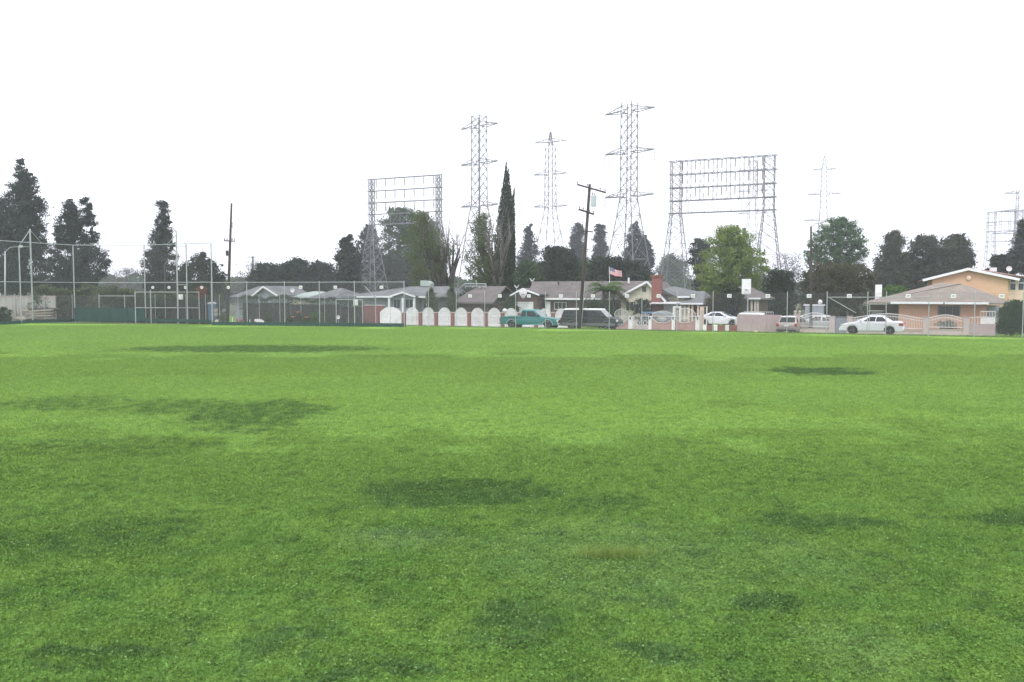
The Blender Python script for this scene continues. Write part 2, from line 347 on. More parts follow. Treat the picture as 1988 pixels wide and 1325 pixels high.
def lawn_material(name, blade):
    m = bpy.data.materials.new(name); m.use_nodes = True
    n, l = m.node_tree.nodes, m.node_tree.links
    n.remove(n['Principled BSDF']); out = n['Material Output']
    geo = n.new('ShaderNodeNewGeometry'); P = geo.outputs['Position']
    flat = n.new('ShaderNodeVectorMath'); flat.operation = 'MULTIPLY'; flat.inputs[1].default_value = (1, 1, 0); l.new(P, flat.inputs[0])
    def noise(sc, det=4, rough=0.55, off=(0, 0, 0), stretch=(1, 1, 1)):
        mp = n.new('ShaderNodeMapping'); mp.inputs['Location'].default_value = off; mp.inputs['Scale'].default_value = stretch
        l.new(flat.outputs[0], mp.inputs[0])
        t = n.new('ShaderNodeTexNoise'); t.inputs['Scale'].default_value = sc; t.inputs['Detail'].default_value = det; t.inputs['Roughness'].default_value = rough
        l.new(mp.outputs[0], t.inputs['Vector']); return t
    def math_(op, a, b_=None, c=None, clamp=False):
        t = n.new('ShaderNodeMath'); t.operation = op; t.use_clamp = clamp
        for i, q in enumerate((a, b_, c)):
            if q is None: continue
            if isinstance(q, (int, float)): t.inputs[i].default_value = q
            else: l.new(q, t.inputs[i])
        return t.outputs[0]
    def rng(src, a, b_, c=0.0, d=1.0):
        t = n.new('ShaderNodeMapRange'); t.inputs[1].default_value = a; t.inputs[2].default_value = b_; t.inputs[3].default_value = c; t.inputs[4].default_value = d
        l.new(src, t.inputs[0]); return t.outputs[0]
    def mix(f, a, b_):
        t = n.new('ShaderNodeMix'); t.data_type = 'RGBA'
        if isinstance(f, float): t.inputs[0].default_value = f
        else: l.new(f, t.inputs[0])
        for i, q in ((6, a), (7, b_)):
            if isinstance(q, tuple): t.inputs[i].default_value = (*q, 1)
            else: l.new(q, t.inputs[i])
        return t.outputs[2]
    # ragged edges: the position is pushed about by noise before the patches are measured
    wob = noise(0.9, 5, 0.65)
    wv = n.new('ShaderNodeVectorMath'); wv.operation = 'SUBTRACT'; wv.inputs[1].default_value = (0.5, 0.5, 0.5); l.new(wob.outputs['Color'], wv.inputs[0])
    ws = n.new('ShaderNodeVectorMath'); ws.operation = 'SCALE'; l.new(wv.outputs[0], ws.inputs[0])
    sep = n.new('ShaderNodeSeparateXYZ'); l.new(P, sep.inputs[0])
    l.new(rng(sep.outputs[1], 7, 40, 1.25, 7.0), ws.inputs['Scale'])
    wp = n.new('ShaderNodeVectorMath'); wp.operation = 'ADD'; l.new(flat.outputs[0], wp.inputs[0]); l.new(ws.outputs[0], wp.inputs[1])
    def blobs(tab):
        acc = None
        for cx, cy_, rx, ry, s in tab:
            a = n.new('ShaderNodeVectorMath'); a.operation = 'MULTIPLY_ADD'
            a.inputs[1].default_value = (1/rx, 1/ry, 0); a.inputs[2].default_value = (-cx/rx, -cy_/ry, 0); l.new(wp.outputs[0], a.inputs[0])
            b_ = n.new('ShaderNodeVectorMath'); b_.operation = 'LENGTH'; l.new(a.outputs[0], b_.inputs[0])
            r = rng(b_.outputs['Value'], 1.2, 0.6, 0, s)
            acc = r if acc is None else math_('MAXIMUM', acc, r)
        return acc
    pat = blobs(PATCHES); clo = blobs(CLOVER)
    n1 = noise(0.10, 4, 0.6, (3, 1, 0), (0.6, 1.6, 1)); n2 = noise(0.55, 5, 0.65, (9, 4, 0)); n3 = noise(5, 6, 0.75, (2, 2, 0)); n4 = noise(30, 3, 0.7)
    small = noise(2.2, 4, 0.7, (7, 7, 0))
    spots = math_('MULTIPLY', rng(small.outputs[0], 0.53, 0.63, 0, 1), rng(sep.outputs[1], 24, 12, 0.3, 0.75))
    fine = noise(2.6, 9, 0.78, (5, 1, 0)); pat2 = rng(math_('ADD', pat, rng(fine.outputs[0], 0.34, 0.66, -0.55, 0.4)), 0.25, 0.75)
    pat2 = math_('MULTIPLY', pat2, math_('MULTIPLY', pat, 1.6, clamp=True))
    pat3 = math_('MAXIMUM', pat2, spots)
    yel, grn, dk = (0.226, 0.372, 0.074), (0.212, 0.362, 0.082), (0.070, 0.138, 0.044)
    lush = (0.172, 0.318, 0.072)
    c = mix(rng(n1.outputs[0], 0.3, 0.7), yel, grn)
    c = mix(rng(n2.outputs[0], 0.42, 0.75, 0, 0.6), c, lush)
    near = rng(sep.outputs[1], 19, 11, 0, 0.9)       # turf tint darkens towards the camera, among clover and broad leaves
    c = mix(near, c, mix(rng(noise(1.1, 5, 0.7, (1, 6, 0)).outputs[0], 0.36, 0.64), (0.082, 0.176, 0.040), (0.140, 0.246, 0.050)))
    c = mix(pat3, c, dk)
    if blade:
        rnd = geo.outputs['Random Per Island']
        c = mix(rng(rnd, 0.0, 1.0, 0, 0.32), c, (0.21, 0.34, 0.08))
        c2 = mix(rng(rnd, 0.92, 0.94, 0, 0.38), c, (0.34, 0.45, 0.22)); c = c2
    grain = math_('MULTIPLY', rng(n4.outputs[0], 0.32, 0.68, 0.45, 1.5), rng(n3.outputs[0], 0.3, 0.7, 0.68, 1.3))  # fine noise: shaded gaps between blades painted into the colour, plus random mottling
    sc_ = n.new('ShaderNodeVectorMath'); sc_.operation = 'SCALE'; l.new(c, sc_.inputs[0]); l.new(grain, sc_.inputs['Scale'])
    nt = noise(70, 3, 0.8, (4, 5, 0))
    cl = mix(math_('MULTIPLY', clo, rng(nt.outputs[0], 0.54, 0.62, 0, 0.75)), sc_.outputs[0], (0.34, 0.43, 0.32))
    d = n.new('ShaderNodeBsdfDiffuse'); l.new(cl, d.inputs[0])
    if blade:
        nm = n.new('ShaderNodeVectorMath'); nm.operation = 'MULTIPLY_ADD'
        nm.inputs[1].default_value = (0.5, 0.5, 0.5); nm.inputs[2].default_value = (0, 0, 0.75); l.new(geo.outputs['Normal'], nm.inputs[0])
        nn = n.new('ShaderNodeVectorMath'); nn.operation = 'NORMALIZE'; l.new(nm.outputs[0], nn.inputs[0]); l.new(nn.outputs[0], d.inputs['Normal'])
        t = n.new('ShaderNodeBsdfTranslucent'); l.new(cl, t.inputs[0]); mx = n.new('ShaderNodeMixShader'); mx.inputs[0].default_value = 0.3
        l.new(d.outputs[0], mx.inputs[1]); l.new(t.outputs[0], mx.inputs[2]); l.new(mx.outputs[0], out.inputs[0])
    else:
        bp = n.new('ShaderNodeBump'); bp.inputs['Strength'].default_value = 0.5; bp.inputs['Distance'].default_value = 0.06
        l.new(n3.outputs[0], bp.inputs['Height']); l.new(bp.outputs[0], d.inputs['Normal']); l.new(d.outputs[0], out.inputs[0])
    return m
M['lawn'] = lawn_material('mown_lawn', False)
M['blade'] = lawn_material('grass_blades', True)

# ------------------------------------------------------------------ ground, road, verge
def sheet(name, pts_rows, m, kind='structure'):
    """grid of points (rows of equal length)"""
    mb = MB(); r, c = len(pts_rows), len(pts_rows[0])
    mb.v = [tuple(p) for row in pts_rows for p in row]
    mb.f = [(i*c+j, i*c+j+1, (i+1)*c+j+1, (i+1)*c+j) for i in range(r-1) for j in range(c-1)]
    return tag(mb.build(name, m), kind=kind)
As = [-640, -300, -90, -80]+list(range(-70, 61, 10))+[120, 300, 640]
def strip(name, d0, d1, dz, m, n=2):
    rows = []
    for i in range(n):
        d = d0+(d1-d0)*i/(n-1)
        rows.append([(lambda p: (p.x, p.y, gz(0, d)+dz))(street(a, d)) for a in As])
    return sheet(name, rows, m)
# the field: flat, gently rolling only by centimetres, its far edge runs along the fence
def field_z(x, y):
    return 0.004*math.sin(x*0.11+1.3)*math.sin(y*0.13)
LA, LB = Vector((wx(0, 87), 87, 0)), Vector((wx(784.7, 78), 78, 0))
def edge_y(x):
    """far edge of the mown field"""
    yr = 75.8+math.tan(PHI)*x+0.7
    yl = LA.y+(LB.y-LA.y)*(x-LA.x)/(LB.x-LA.x)+0.4
    return yl if x < LB.x else yr
rows = []
xs = list(range(-640, -60, 60))+list(range(-60, -12, 4))+[LB.x-0.01, LB.x+0.01]+list(range(-8, 60, 4))+list(range(60, 641, 58))
for i in range(26):
    t = i/25
    rows.append([(x, -60+(edge_y(max(-150, min(120, x)))+60)*t, field_z(x, -60+(edge_y(max(-150, min(120, x)))+60)*t) if t < 0.98 else 0.0) for x in xs])
rows.append([(p[0], p[1]+0.9, -0.5) for p in rows[-1]])
sheet('playing_field', rows, M['lawn'])
sheet('ground', [[(lambda p: (p.x, p.y, z))(street(a, d)) for a in As] for d, z in ((-14, -.12), (1.9, -.2), (9, -.51), (30, -.51), (600, -.51))], M['soil'])
strip('near_verge', 0.4, 1.6, 0.0, M['lawn'])
strip('road', 1.6, 6.6, 0.0, M['asphalt'])
strip('kerb', 6.6, 6.75, 0.11, M['concrete'])
strip('grass_verge', 6.75, 7.9, 0.10, M['lawn'])
strip('pavement', 7.9, 9.2, 0.105, M['concrete'])
strip('front_gardens', 9.2, 30, 0.02, M['lawn'])

# ------------------------------------------------------------------ grass: tiles of blades instanced over the field by geometry nodes
rng_ = np.random.default_rng(5)
def blades(n, size, h0, h1, w, clover=0):
    x = rng_.uniform(-size/2, size/2, n)+rng_.normal(0, size*.18, n); y = rng_.uniform(-size/2, size/2, n)+rng_.normal(0, size*.18, n)
    h = rng_.uniform(h0, h1, n); a = rng_.uniform(0, 2*math.pi, n); lean = rng_.uniform(0.2, 1.1, n)*h
    b = rng_.uniform(0, 2*math.pi, n)
    ww = w*rng_.uniform(0.6, 1.3, n)/2
    p0 = np.stack([x-np.cos(a)*ww, y-np.sin(a)*ww, np.full(n, -0.005)], 1)
    p1 = np.stack([x+np.cos(a)*ww, y+np.sin(a)*ww, np.full(n, -0.005)], 1)
    p2 = np.stack([x+np.cos(b)*lean, y+np.sin(b)*lean, h], 1)
    v = np.stack([p0, p1, p2], 1).reshape(-1, 3); f = np.arange(3*n).reshape(-1, 3)
    if clover:
        n = clover
        x = rng_.uniform(-size/2, size/2, n)+rng_.normal(0, size*.18, n); y = rng_.uniform(-size/2, size/2, n)+rng_.normal(0, size*.18, n); z = rng_.uniform(0.02, 0.045, n)
        r = rng_.uniform(0.010, 0.022, n); a = rng_.uniform(0, 6.3, n); tl = rng_.uniform(-.5, .5, (n, 2))
        q = []
        for k in range(3):
            t = a+k*2.094
            dx, dy = np.cos(t)*r, np.sin(t)*r
            q.append(np.stack([x+dx, y+dy, z+dx*tl[:, 0]+dy*tl[:, 1]], 1))
        v2 = np.stack(q, 1).reshape(-1, 3); f2 = np.arange(3*n).reshape(-1, 3)+len(v)
        v = np.concatenate([v, v2]); f = np.concatenate([f, f2])
    return v, f
tiles = [blades(4600, 1.0, 0.015, 0.042, 0.007, 900), blades(4600, 1.0, 0.015, 0.045, 0.007, 420),
         blades(8000, 2.0, 0.015, 0.04, 0.011, 1300), blades(15000, 4.0, 0.012, 0.035, 0.016)]
V, F, K = [], [], []
off = 0
for k, (v, f) in enumerate(tiles):
    V.append(v); F.append(f+off); K += [k]*len(v); off += len(v)
pts, pk, psc = [], [], []
random.seed(3)
def lay(y0, y1, size, kinds):
    y = y0+size/2
    while y < y1:
        hw = (y+size)*0.64+size
        nx = int(hw/size)+1
        for i in range(-nx, nx+1):
            x = i*size
            if y+size*.8 > edge_y(x)+0.2: continue
            kind = random.choice(kinds)
            if kind < 2: kind = 0 if patch_val(x, y, CLOVER) > 0.2 or random.random() < 0.35 else 1
            pv = patch_val(x, y)
            if size < 3 and y > y1-6 and random.random() < (y-(y1-6))/6: continue
            if size > 3 and random.random() > (y-30)/9: continue
            pts.append((x+random.uniform(-.07,.07)*size, y+random.uniform(-.07,.07)*size, field_z(x, y))); pk.append(kind); psc.append(0.9+0.35*pv+random.uniform(-.1, .1))
        y += size
lay(4.0, 22.0, 1.0, [0, 1]); lay(14.0, 46.0, 2.0, [2]); lay(30.0, 92.0, 4.0, [3])
nb = off
V.append(np.array(pts)); K += [10+k for k in pk]
allv = np.concatenate(V); allf = np.concatenate(F)
me = bpy.data.meshes.new('grass')
me.vertices.add(len(allv)); me.vertices.foreach_set('co', allv.astype(np.float32).ravel())
me.loops.add(allf.size); me.loops.foreach_set('vertex_index', allf.astype(np.int32).ravel())
me.polygons.add(len(allf)); me.polygons.foreach_set('loop_start', (np.arange(len(allf))*3).astype(np.int32))
me.update(); me.materials.append(M['blade'])
at_ = me.attributes.new('tile', 'INT', 'POINT'); at_.data.foreach_set('value', np.array(K, dtype=np.int32))
at_ = me.attributes.new('tall', 'FLOAT', 'POINT'); at_.data.foreach_set('value', np.array([1.0]*nb+psc, dtype=np.float32))
grass = link(me, 'grass'); tag(grass, 'mown green grass and clover covering the playing field', 'grass', kind='stuff')
ng = bpy.data.node_groups.new('grass_tiles', 'GeometryNodeTree')
ng.interface.new_socket('Geometry', in_out='INPUT', socket_type='NodeSocketGeometry')
ng.interface.new_socket('Geometry', in_out='OUTPUT', socket_type='NodeSocketGeometry')
N, L = ng.nodes, ng.links
gi, go = N.new('NodeGroupInput'), N.new('NodeGroupOutput')
na = N.new('GeometryNodeInputNamedAttribute'); na.data_type = 'INT'; na.inputs['Name'].default_value = 'tile'
nh = N.new('GeometryNodeInputNamedAttribute'); nh.data_type = 'FLOAT'; nh.inputs['Name'].default_value = 'tall'
def pick(k, frm):
    cmp_ = N.new('FunctionNodeCompare'); cmp_.data_type = 'INT'; cmp_.operation = 'EQUAL'
    L.new(na.outputs[0], cmp_.inputs[2]); cmp_.inputs[3].default_value = k
    sg = N.new('GeometryNodeSeparateGeometry'); sg.domain = 'POINT'
    L.new(frm, sg.inputs[0]); L.new(cmp_.outputs[0], sg.inputs[1]); return sg.outputs[0]
join = N.new('GeometryNodeJoinGeometry')
rv = N.new('FunctionNodeRandomValue'); rv.data_type = 'INT'; rv.inputs[4].default_value = 0; rv.inputs[5].default_value = 3
mul = N.new('ShaderNodeMath'); mul.operation = 'MULTIPLY'; mul.inputs[1].default_value = math.pi/2; L.new(rv.outputs[2], mul.inputs[0])
cx_ = N.new('ShaderNodeCombineXYZ'); L.new(mul.outputs[0], cx_.inputs[2])
csc = N.new('ShaderNodeCombineXYZ'); csc.inputs[0].default_value = 1; csc.inputs[1].default_value = 1; L.new(nh.outputs[0], csc.inputs[2])
for k in range(4):
    tl = pick(k, gi.outputs[0]); pp = pick(10+k, gi.outputs[0])
    m2p = N.new('GeometryNodeMeshToPoints'); L.new(pp, m2p.inputs[0])
    iop = N.new('GeometryNodeInstanceOnPoints'); L.new(m2p.outputs[0], iop.inputs[0]); L.new(tl, iop.inputs['Instance'])
    L.new(cx_.outputs[0], iop.inputs['Rotation']); L.new(csc.outputs[0], iop.inputs['Scale'])
    L.new(iop.outputs[0], join.inputs[0])
L.new(join.outputs[0], go.inputs[0])
md = grass.modifiers.new('grass_tiles', 'NODES'); md.node_group = ng

# taller blades: the dry tuft, and the untrimmed fringe under the fence
def tuft(name, label, cat, cx, cy_, rx, ry, n, h0, h1, w, m, zf=None, kind='stuff', lean=0.5):
    t = rng_.uniform(0, 2*math.pi, n); r = np.sqrt(rng_.uniform(0, 1, n))
    x, y = cx+rng_.normal(0, rx*.55, n)+0.05*np.sin(t*3), cy_+rng_.normal(0, ry*.5, n)
    return blade_mesh(name, label, cat, x, y, n, h0, h1, w, m, zf, kind, lean)
def blade_mesh(name, label, cat, x, y, n, h0, h1, w, m, zf, kind, lean):
    h = rng_.uniform(h0, h1, n); a = rng_.uniform(0, 6.3, n); b = rng_.uniform(0, 6.3, n); le = h*rng_.uniform(0, lean, n)
    z = np.array([zf(p, q) for p, q in zip(x, y)]) if zf else np.zeros(n)
    v = np.stack([np.stack([x-np.cos(a)*w, y-np.sin(a)*w, z], 1), np.stack([x+np.cos(a)*w, y+np.sin(a)*w, z], 1),
                  np.stack([x+np.cos(b)*le, y+np.sin(b)*le, z+h], 1)], 1).reshape(-1, 3)
    mb = MB(); mb.v = [tuple(p) for p in v]; mb.f = [(3*i, 3*i+1, 3*i+2) for i in range(n)]
    return tag(link(raw_mesh(name, v, np.arange(3*n).reshape(-1, 3), m), name), label, cat, kind=kind)
def raw_mesh(name, v, f, m, smooth=False):
    me = bpy.data.meshes.new(name); k = f.shape[1]
    me.vertices.add(len(v)); me.vertices.foreach_set('co', v.astype(np.float32).ravel())
    me.loops.add(f.size); me.loops.foreach_set('vertex_index', f.astype(np.int32).ravel())
    me.polygons.add(len(f)); me.polygons.foreach_set('loop_start', (np.arange(len(f))*k).astype(np.int32))
    me.update(); me.materials.append(m)
    return me
c0 = gp(1190, 1082)
tuft('dry_grass_tuft', 'yellowish dry grass tuft standing up in the green lawn in the foreground', 'grass', c0[0], c0[1], 0.38, 0.13, 1200, 0.07, 0.19, 0.003, M['lf_dry'])
xs_ = rng_.uniform(-60, 46, 26000)
ys_ = np.array([edge_y(x) for x in xs_])+rng_.uniform(-0.6, 0.25, 26000)
blade_mesh('tall_grass_fringe', 'untrimmed longer grass along the foot of the fences', 'grass', xs_, ys_, 26000, 0.04, 0.16, 0.012, M['blade'], None, 'stuff', 0.8)
# ------------------------------------------------------------------ trees
def leaf_quads(c, size, seed, flat=0.0, up=None):
    """a rhombus leaf spray at every centre, turned at random"""
    r = np.random.default_rng(seed); n = len(c)
    a = r.normal(size=(n, 3)); a[:, 2] *= (1-flat*0.5)
    if up is not None: a = a*0.45+np.array(up)
    a /= np.linalg.norm(a, axis=1)[:, None]
    b = r.normal(size=(n, 3)); b -= a*(a*b).sum(1)[:, None]; b /= np.linalg.norm(b, axis=1)[:, None]
    s = size*r.uniform(0.6, 1.3, (n, 1))
    q = np.stack([c-a*s, c+b*s*0.45, c+a*s, c-b*s*0.45], 1).reshape(-1, 3)
    return q
def crown_points(rows, Y, cx, gz0, clumps, cr, per, seed, squash=0.75, deep=0.85, inner=0.35, shell=0.45, bottom=None):
    """rows: (py, x0, x1) outline at distance Y -> clump centres and leaf centres in the tree's own frame"""
    r = np.random.default_rng(seed)
    rows = sorted(rows, key=lambda q: -q[0])
    zs = np.array([wz(q[0], Y) for q in rows])-gz0
    xl = np.array([wx(q[1], Y, q[0]) for q in rows])-cx; xr = np.array([wx(q[2], Y, q[0]) for q in rows])-cx
    zz = np.linspace(zs[0], zs[-1], 200); w = np.maximum(0.02, np.interp(zz, zs, xr-xl)); p = w**1.3; p /= p.sum()
    wid = (xr-xl).max()
    cen = []
    for i in range(clumps):
        z = float(np.interp((i+r.uniform(0, 1))/clumps, np.cumsum(p), zz)); l_, r_ = np.interp(z, zs, xl), np.interp(z, zs, xr)
        R = cr*r.uniform(0.6, 1.3); hw = (r_-l_)/2
        R = min(R, max(0.25, hw*0.75)); hh = max(0.05, hw-R*0.38)
        t = r.uniform(0, 2*math.pi); rad = r.uniform(0, 1)**shell
        x = (l_+r_)/2+math.cos(t)*rad*hh; y = math.sin(t)*rad*hh*deep
        z = min(z, zs[-1]-R*squash*0.85) if zs[-1]-zs[0] > 3*R else z
        cen.append((x, y, z, R))
    cen = np.array(cen)
    idx = np.repeat(np.arange(clumps), per)
    d = r.normal(size=(len(idx), 3)); d /= np.linalg.norm(d, axis=1)[:, None]
    rr = r.uniform(0, 1, len(idx))**0.5
    # lumpy edge: each clump bulges differently
    ph = r.uniform(0, 6.3, (clumps, 3)); lump = 1+0.25*np.sin(d[:, 0]*3+ph[idx, 0])*np.sin(d[:, 1]*3+ph[idx, 1])+0.15*np.sin(d[:, 2]*5+ph[idx, 2])
    L_ = cen[idx, :3]+d*(rr*lump*cen[idx, 3])[:, None]*np.array([1, 1, squash])
    return cen, L_
def tree(name, label, rows, Y, m, clumps=60, cr=1.2, per=110, leaf=0.17, bark=None, seed=1, trunk_px=None, trunk_r=0.3, group=None, cat='tree',
         squash=0.75, deep=0.85, shell=0.36, up=None, limbs=9, fork=0.35, lean=0.0, cyl=False, core=None, extra=None):
    clumps = int(clumps*1.2)
    if core is None: core = int(clumps*per*.12)
    bot = max(q[0] for q in rows); top = min(q[0] for q in rows)
    mid = [q for q in rows if q[0] == bot][0]
    tp = trunk_px if trunk_px is not None else (mid[1]+mid[2])/2
    cx = wx(tp, Y); g0 = gz(cx)-0.03
    root = empty(name, (cx, Y, g0), 0, label, cat, group)
    cen, L_ = crown_points(rows, Y, cx, g0, clumps, cr, per, seed, squash, deep, shell=shell)
    q = leaf_quads(L_, leaf, seed+7, up=up)
    if extra:
        _, L2 = crown_points(extra, Y, cx, g0, 14, cr*.7, per, seed+9, squash, deep, shell=shell); q = np.concatenate([q, leaf_quads(L2, leaf, seed+8)])
    if core:
        rc = np.random.default_rng(seed+5); zz = rc.uniform(0, 1, core)
        _, Lc = crown_points([(p, (a_+b_)/2-(b_-a_)*.5, (a_+b_)/2+(b_-a_)*.5) for p, a_, b_ in rows], Y, cx, g0, max(20, clumps//2), cr*.75, max(4, core//max(20, clumps//2)), seed+5, squash, deep, shell=.8)
        q = np.concatenate([q, leaf_quads(Lc, leaf*2.6, seed+6)])
    link(raw_mesh('crown', q, np.arange(len(q)).reshape(-1, 4), m), 'crown', root)
    mb = MB(); r = random.Random(seed)
    ztop = cen[:, 2].max(); zf = max(0.8, ztop*fork)
    xt = float(cen[np.argmax(cen[:, 2]), 0])
    mb.path([(0, 0, -0.1), (0.05*trunk_r, 0, zf*0.5), (xt*0.15, 0, zf)], trunk_r*1.15, trunk_r*0.8, 8)
    mb.path([(xt*0.15, 0, zf), (xt*0.5, 0, (zf+ztop)/2), (xt*0.9, 0, ztop*0.95)], trunk_r*0.8, trunk_r*0.15, 6)
    for i in r.sample(range(clumps), min(limbs, clumps)):
        c = Vector(cen[i, :3]); z0 = min(c.z*0.8, r.uniform(zf*0.8, max(zf, c.z*0.75)))
        s = Vector((xt*0.3*(z0/ztop), 0, z0)); md_ = s.lerp(c, 0.5)+Vector((0, 0, 0.12*(c-s).length))
        mb.path([s, md_, c], trunk_r*0.35, trunk_r*0.1, 5)
    mb.build('trunk', bark or M['bark'], root, smooth=True)
    return root

PINES = 'dark pines behind the left end of the field'
tree('pine_tree', 'tallest broad dark pine at the far left, tapering to a rounded tip', [(308,40,50),(325,33,58),(345,22,66),(380,10,80),(420,-5,92),(450,-12,97),(500,-20,102),(565,-25,105)], 120, M['lf_pine'],
     clumps=190, cr=1.15, per=150, leaf=0.15, seed=11, trunk_px=45, trunk_r=0.5)
tree('pine_tree', 'dark pine cut by the left edge of the photo, half merged with the tallest pine', [(385,-20,8),(420,-50,15),(480,-70,30),(565,-75,40)], 126, M['lf_pine'],
     clumps=110, cr=1.3, per=130, leaf=0.17, seed=12, trunk_px=-25, trunk_r=0.45)
tree('pine_tree', 'shorter dark pine with two tips and gaps right of the tallest pine', [(381,137,144),(398,122,148),(420,114,154),(428,112,178),(455,106,188),(480,102,190),(500,98,206),(520,98,210),(545,100,200),(575,105,180)], 115, M['lf_pine'],
     clumps=115, cr=1.05, per=150, leaf=0.15, seed=13, trunk_px=150, trunk_r=0.42, extra=[(383,158,174),(394,156,178),(410,157,180),(435,158,186)])
tree('conifer_tree', 'slim dark conifer with drooping arms behind the tall backstop mast', [(390,305,326),(410,302,329),(435,300,332),(452,290,340),(480,283,342),(500,272,350),(520,266,347),(545,275,345),(570,280,345)], 120, M['lf_pine2'],
     clumps=105, cr=0.85, per=130, leaf=0.13, seed=14, trunk_px=314, trunk_r=0.35, shell=0.6)
tree('broadleaf_tree', 'bushy grey green tree between the backstop and the left utility pole', [(490,392,404),(505,372,412),(518,345,425),(535,338,443),(560,335,445),(585,340,440)], 112, M['lf_dark'],
     clumps=80, cr=1.1, per=110, leaf=0.15, seed=15, trunk_px=390)
tree('bare_tree', 'hazy leafless tree beyond the shrubs left of the slim conifer', [(518,232,262),(530,210,272),(550,205,278),(570,215,270)], 170, M['lf_twig'], clumps=45, cr=1.4, per=45, leaf=0.14, seed=16, trunk_px=240, bark=M['twig'], core=0)
tree('bare_tree', 'hazy leafless tree just right of the left utility pole', [(505,478,502),(520,455,520),(545,450,525),(570,455,520)], 170, M['lf_twig'], clumps=45, cr=1.4, per=45, leaf=0.14, seed=17, trunk_px=488, bark=M['twig'], core=0)
tree('broadleaf_tree', 'low dark tree mass behind the white gabled grey house', [(512,500,540),(522,488,560),(545,480,565),(580,480,565)], 150, M['lf_dark'], clumps=90, cr=1.5, per=110, leaf=0.2, seed=18)
tree('broadleaf_tree', 'low dark domed tree above the grey hip roof at left', [(502,560,585),(512,545,600),(540,540,612),(580,540,612)], 152, M['lf_dark'], clumps=80, cr=1.5, per=110, leaf=0.2, seed=19)
tree('broadleaf_tree', 'low dark tree with a ragged top left of the pair of conifers', [(508,612,624),(518,596,650),(545,592,665),(580,592,665)], 154, M['lf_pine2'], clumps=80, cr=1.4, per=110, leaf=0.2, seed=20)
tree('conifer_tree', 'dark pointed conifer with ragged edge left of the smaller pylon gantry', [(455,674,684),(470,662,690),(490,652,700),(520,648,705),(580,645,705)], 142, M['lf_pine2'], clumps=95, cr=1.1, per=120, leaf=0.17, seed=21, trunk_px=680)
tree('conifer_tree', 'taller dark conifer standing behind the left leg of the smaller gantry', [(436,708,722),(450,698,735),(480,690,745),(520,690,750),(585,690,750)], 225, M['lf_pine2'], clumps=110, cr=1.6, per=110, leaf=0.24, seed=22, trunk_px=715)
tree('eucalyptus_tree', 'big hazy grey green tree with billowing crown behind the smaller gantry', [(405,755,785),(416,742,830),(432,737,850),(460,735,862),(500,738,870),(545,738,865),(590,745,850)], 228, M['lf_mid'],
     clumps=230, cr=2.1, per=120, leaf=0.3, seed=23, trunk_px=800, trunk_r=0.6)
tree('small_tree', 'dark dense tree filling the gap behind the grey house roof', [(495,735,790),(520,710,830),(560,700,850),(595,700,850)], 215, M['lf_dark'], clumps=120, cr=2.2, per=120, leaf=0.3, seed=24)
# pollarded trees: thick bundles of rising limbs with thin spring leaf and bare whips above
def pollard(label, base_px, w_px, Y, spread, rows, seed, leafn, whips):
    cx = wx(base_px, Y); g0 = gz(cx); r = random.Random(seed)
    root = empty('pollarded_tree', (cx, Y, g0), 0, label, 'tree', 'pollarded trees behind the white arched fence')
    mb = MB(); tips = []; bw = w_px/FPX*Y/2
    z0 = wz(600, Y)-g0
    mb.tube((0, 0, -0.1), (0, 0, z0), bw*0.95, bw*0.8, 12)
    for i in range(22):
        px = r.uniform(*spread); py = r.uniform(462, 515); dep = r.uniform(-1.6, 1.6)
        p = at(px, py, Y)-Vector((cx, Y, g0)); p.y = dep
        s = Vector((r.uniform(-bw, bw)*0.6, dep*0.25, z0-0.4)); m1 = s.lerp(p, 0.35)+Vector((0, 0, 0.5))
        mb.path([s, m1, s.lerp(p, 0.7)+Vector((r.uniform(-.15,.15), 0, 0.2)), p], r.uniform(0.24, 0.42), 0.09, 7); tips.append(p)
    mb.build('trunk', M['bark_dark'], root, smooth=True)
    wb = MB()
    for k in range(whips):
        p = r.choice(tips); q = p+Vector((r.uniform(-1.0, 1.0)+(p.x)*0.18, r.uniform(-.8, .8), r.uniform(1.5, 4.2)))
        wb.path([p, p.lerp(q, .5)+Vector((r.uniform(-.2, .2), 0, 0)), q], 0.045, 0.012, 4)
        for j in range(3):
            s = p.lerp(q, r.uniform(0.3, 0.9)); wb.tube(s, s+Vector((r.uniform(-.5, .5), r.uniform(-.4, .4), r.uniform(.3, .9))), 0.018, 0.008, 3)
    wb.build('bare_twigs', M['twig'], root)
    cen, L_ = crown_points(rows, Y, cx, g0, leafn, 1.0, 95, seed, squash=1.1, shell=0.6)
    q = leaf_quads(L_, 0.13, seed+3, up=(0, 0, -0.5))
    link(raw_mesh('crown', q, np.arange(len(q)).reshape(-1, 4), M['lf_olive']), 'crown', root)
pollard('left pollarded tree, stout fan of dark limbs with thin yellowish green leaves', 863, 38, 108, (822, 898), [(412,790,845),(430,782,862),(470,772,880),(500,775,885),(530,785,875),(556,800,850)], 31, 95, 70)
pollard('right pollarded tree of dark upright limbs, beside the tall cypress', 961, 34, 106, (925, 992), [(412,925,948),(440,905,960),(480,900,968),(520,902,980),(556,905,985)], 32, 88, 60)
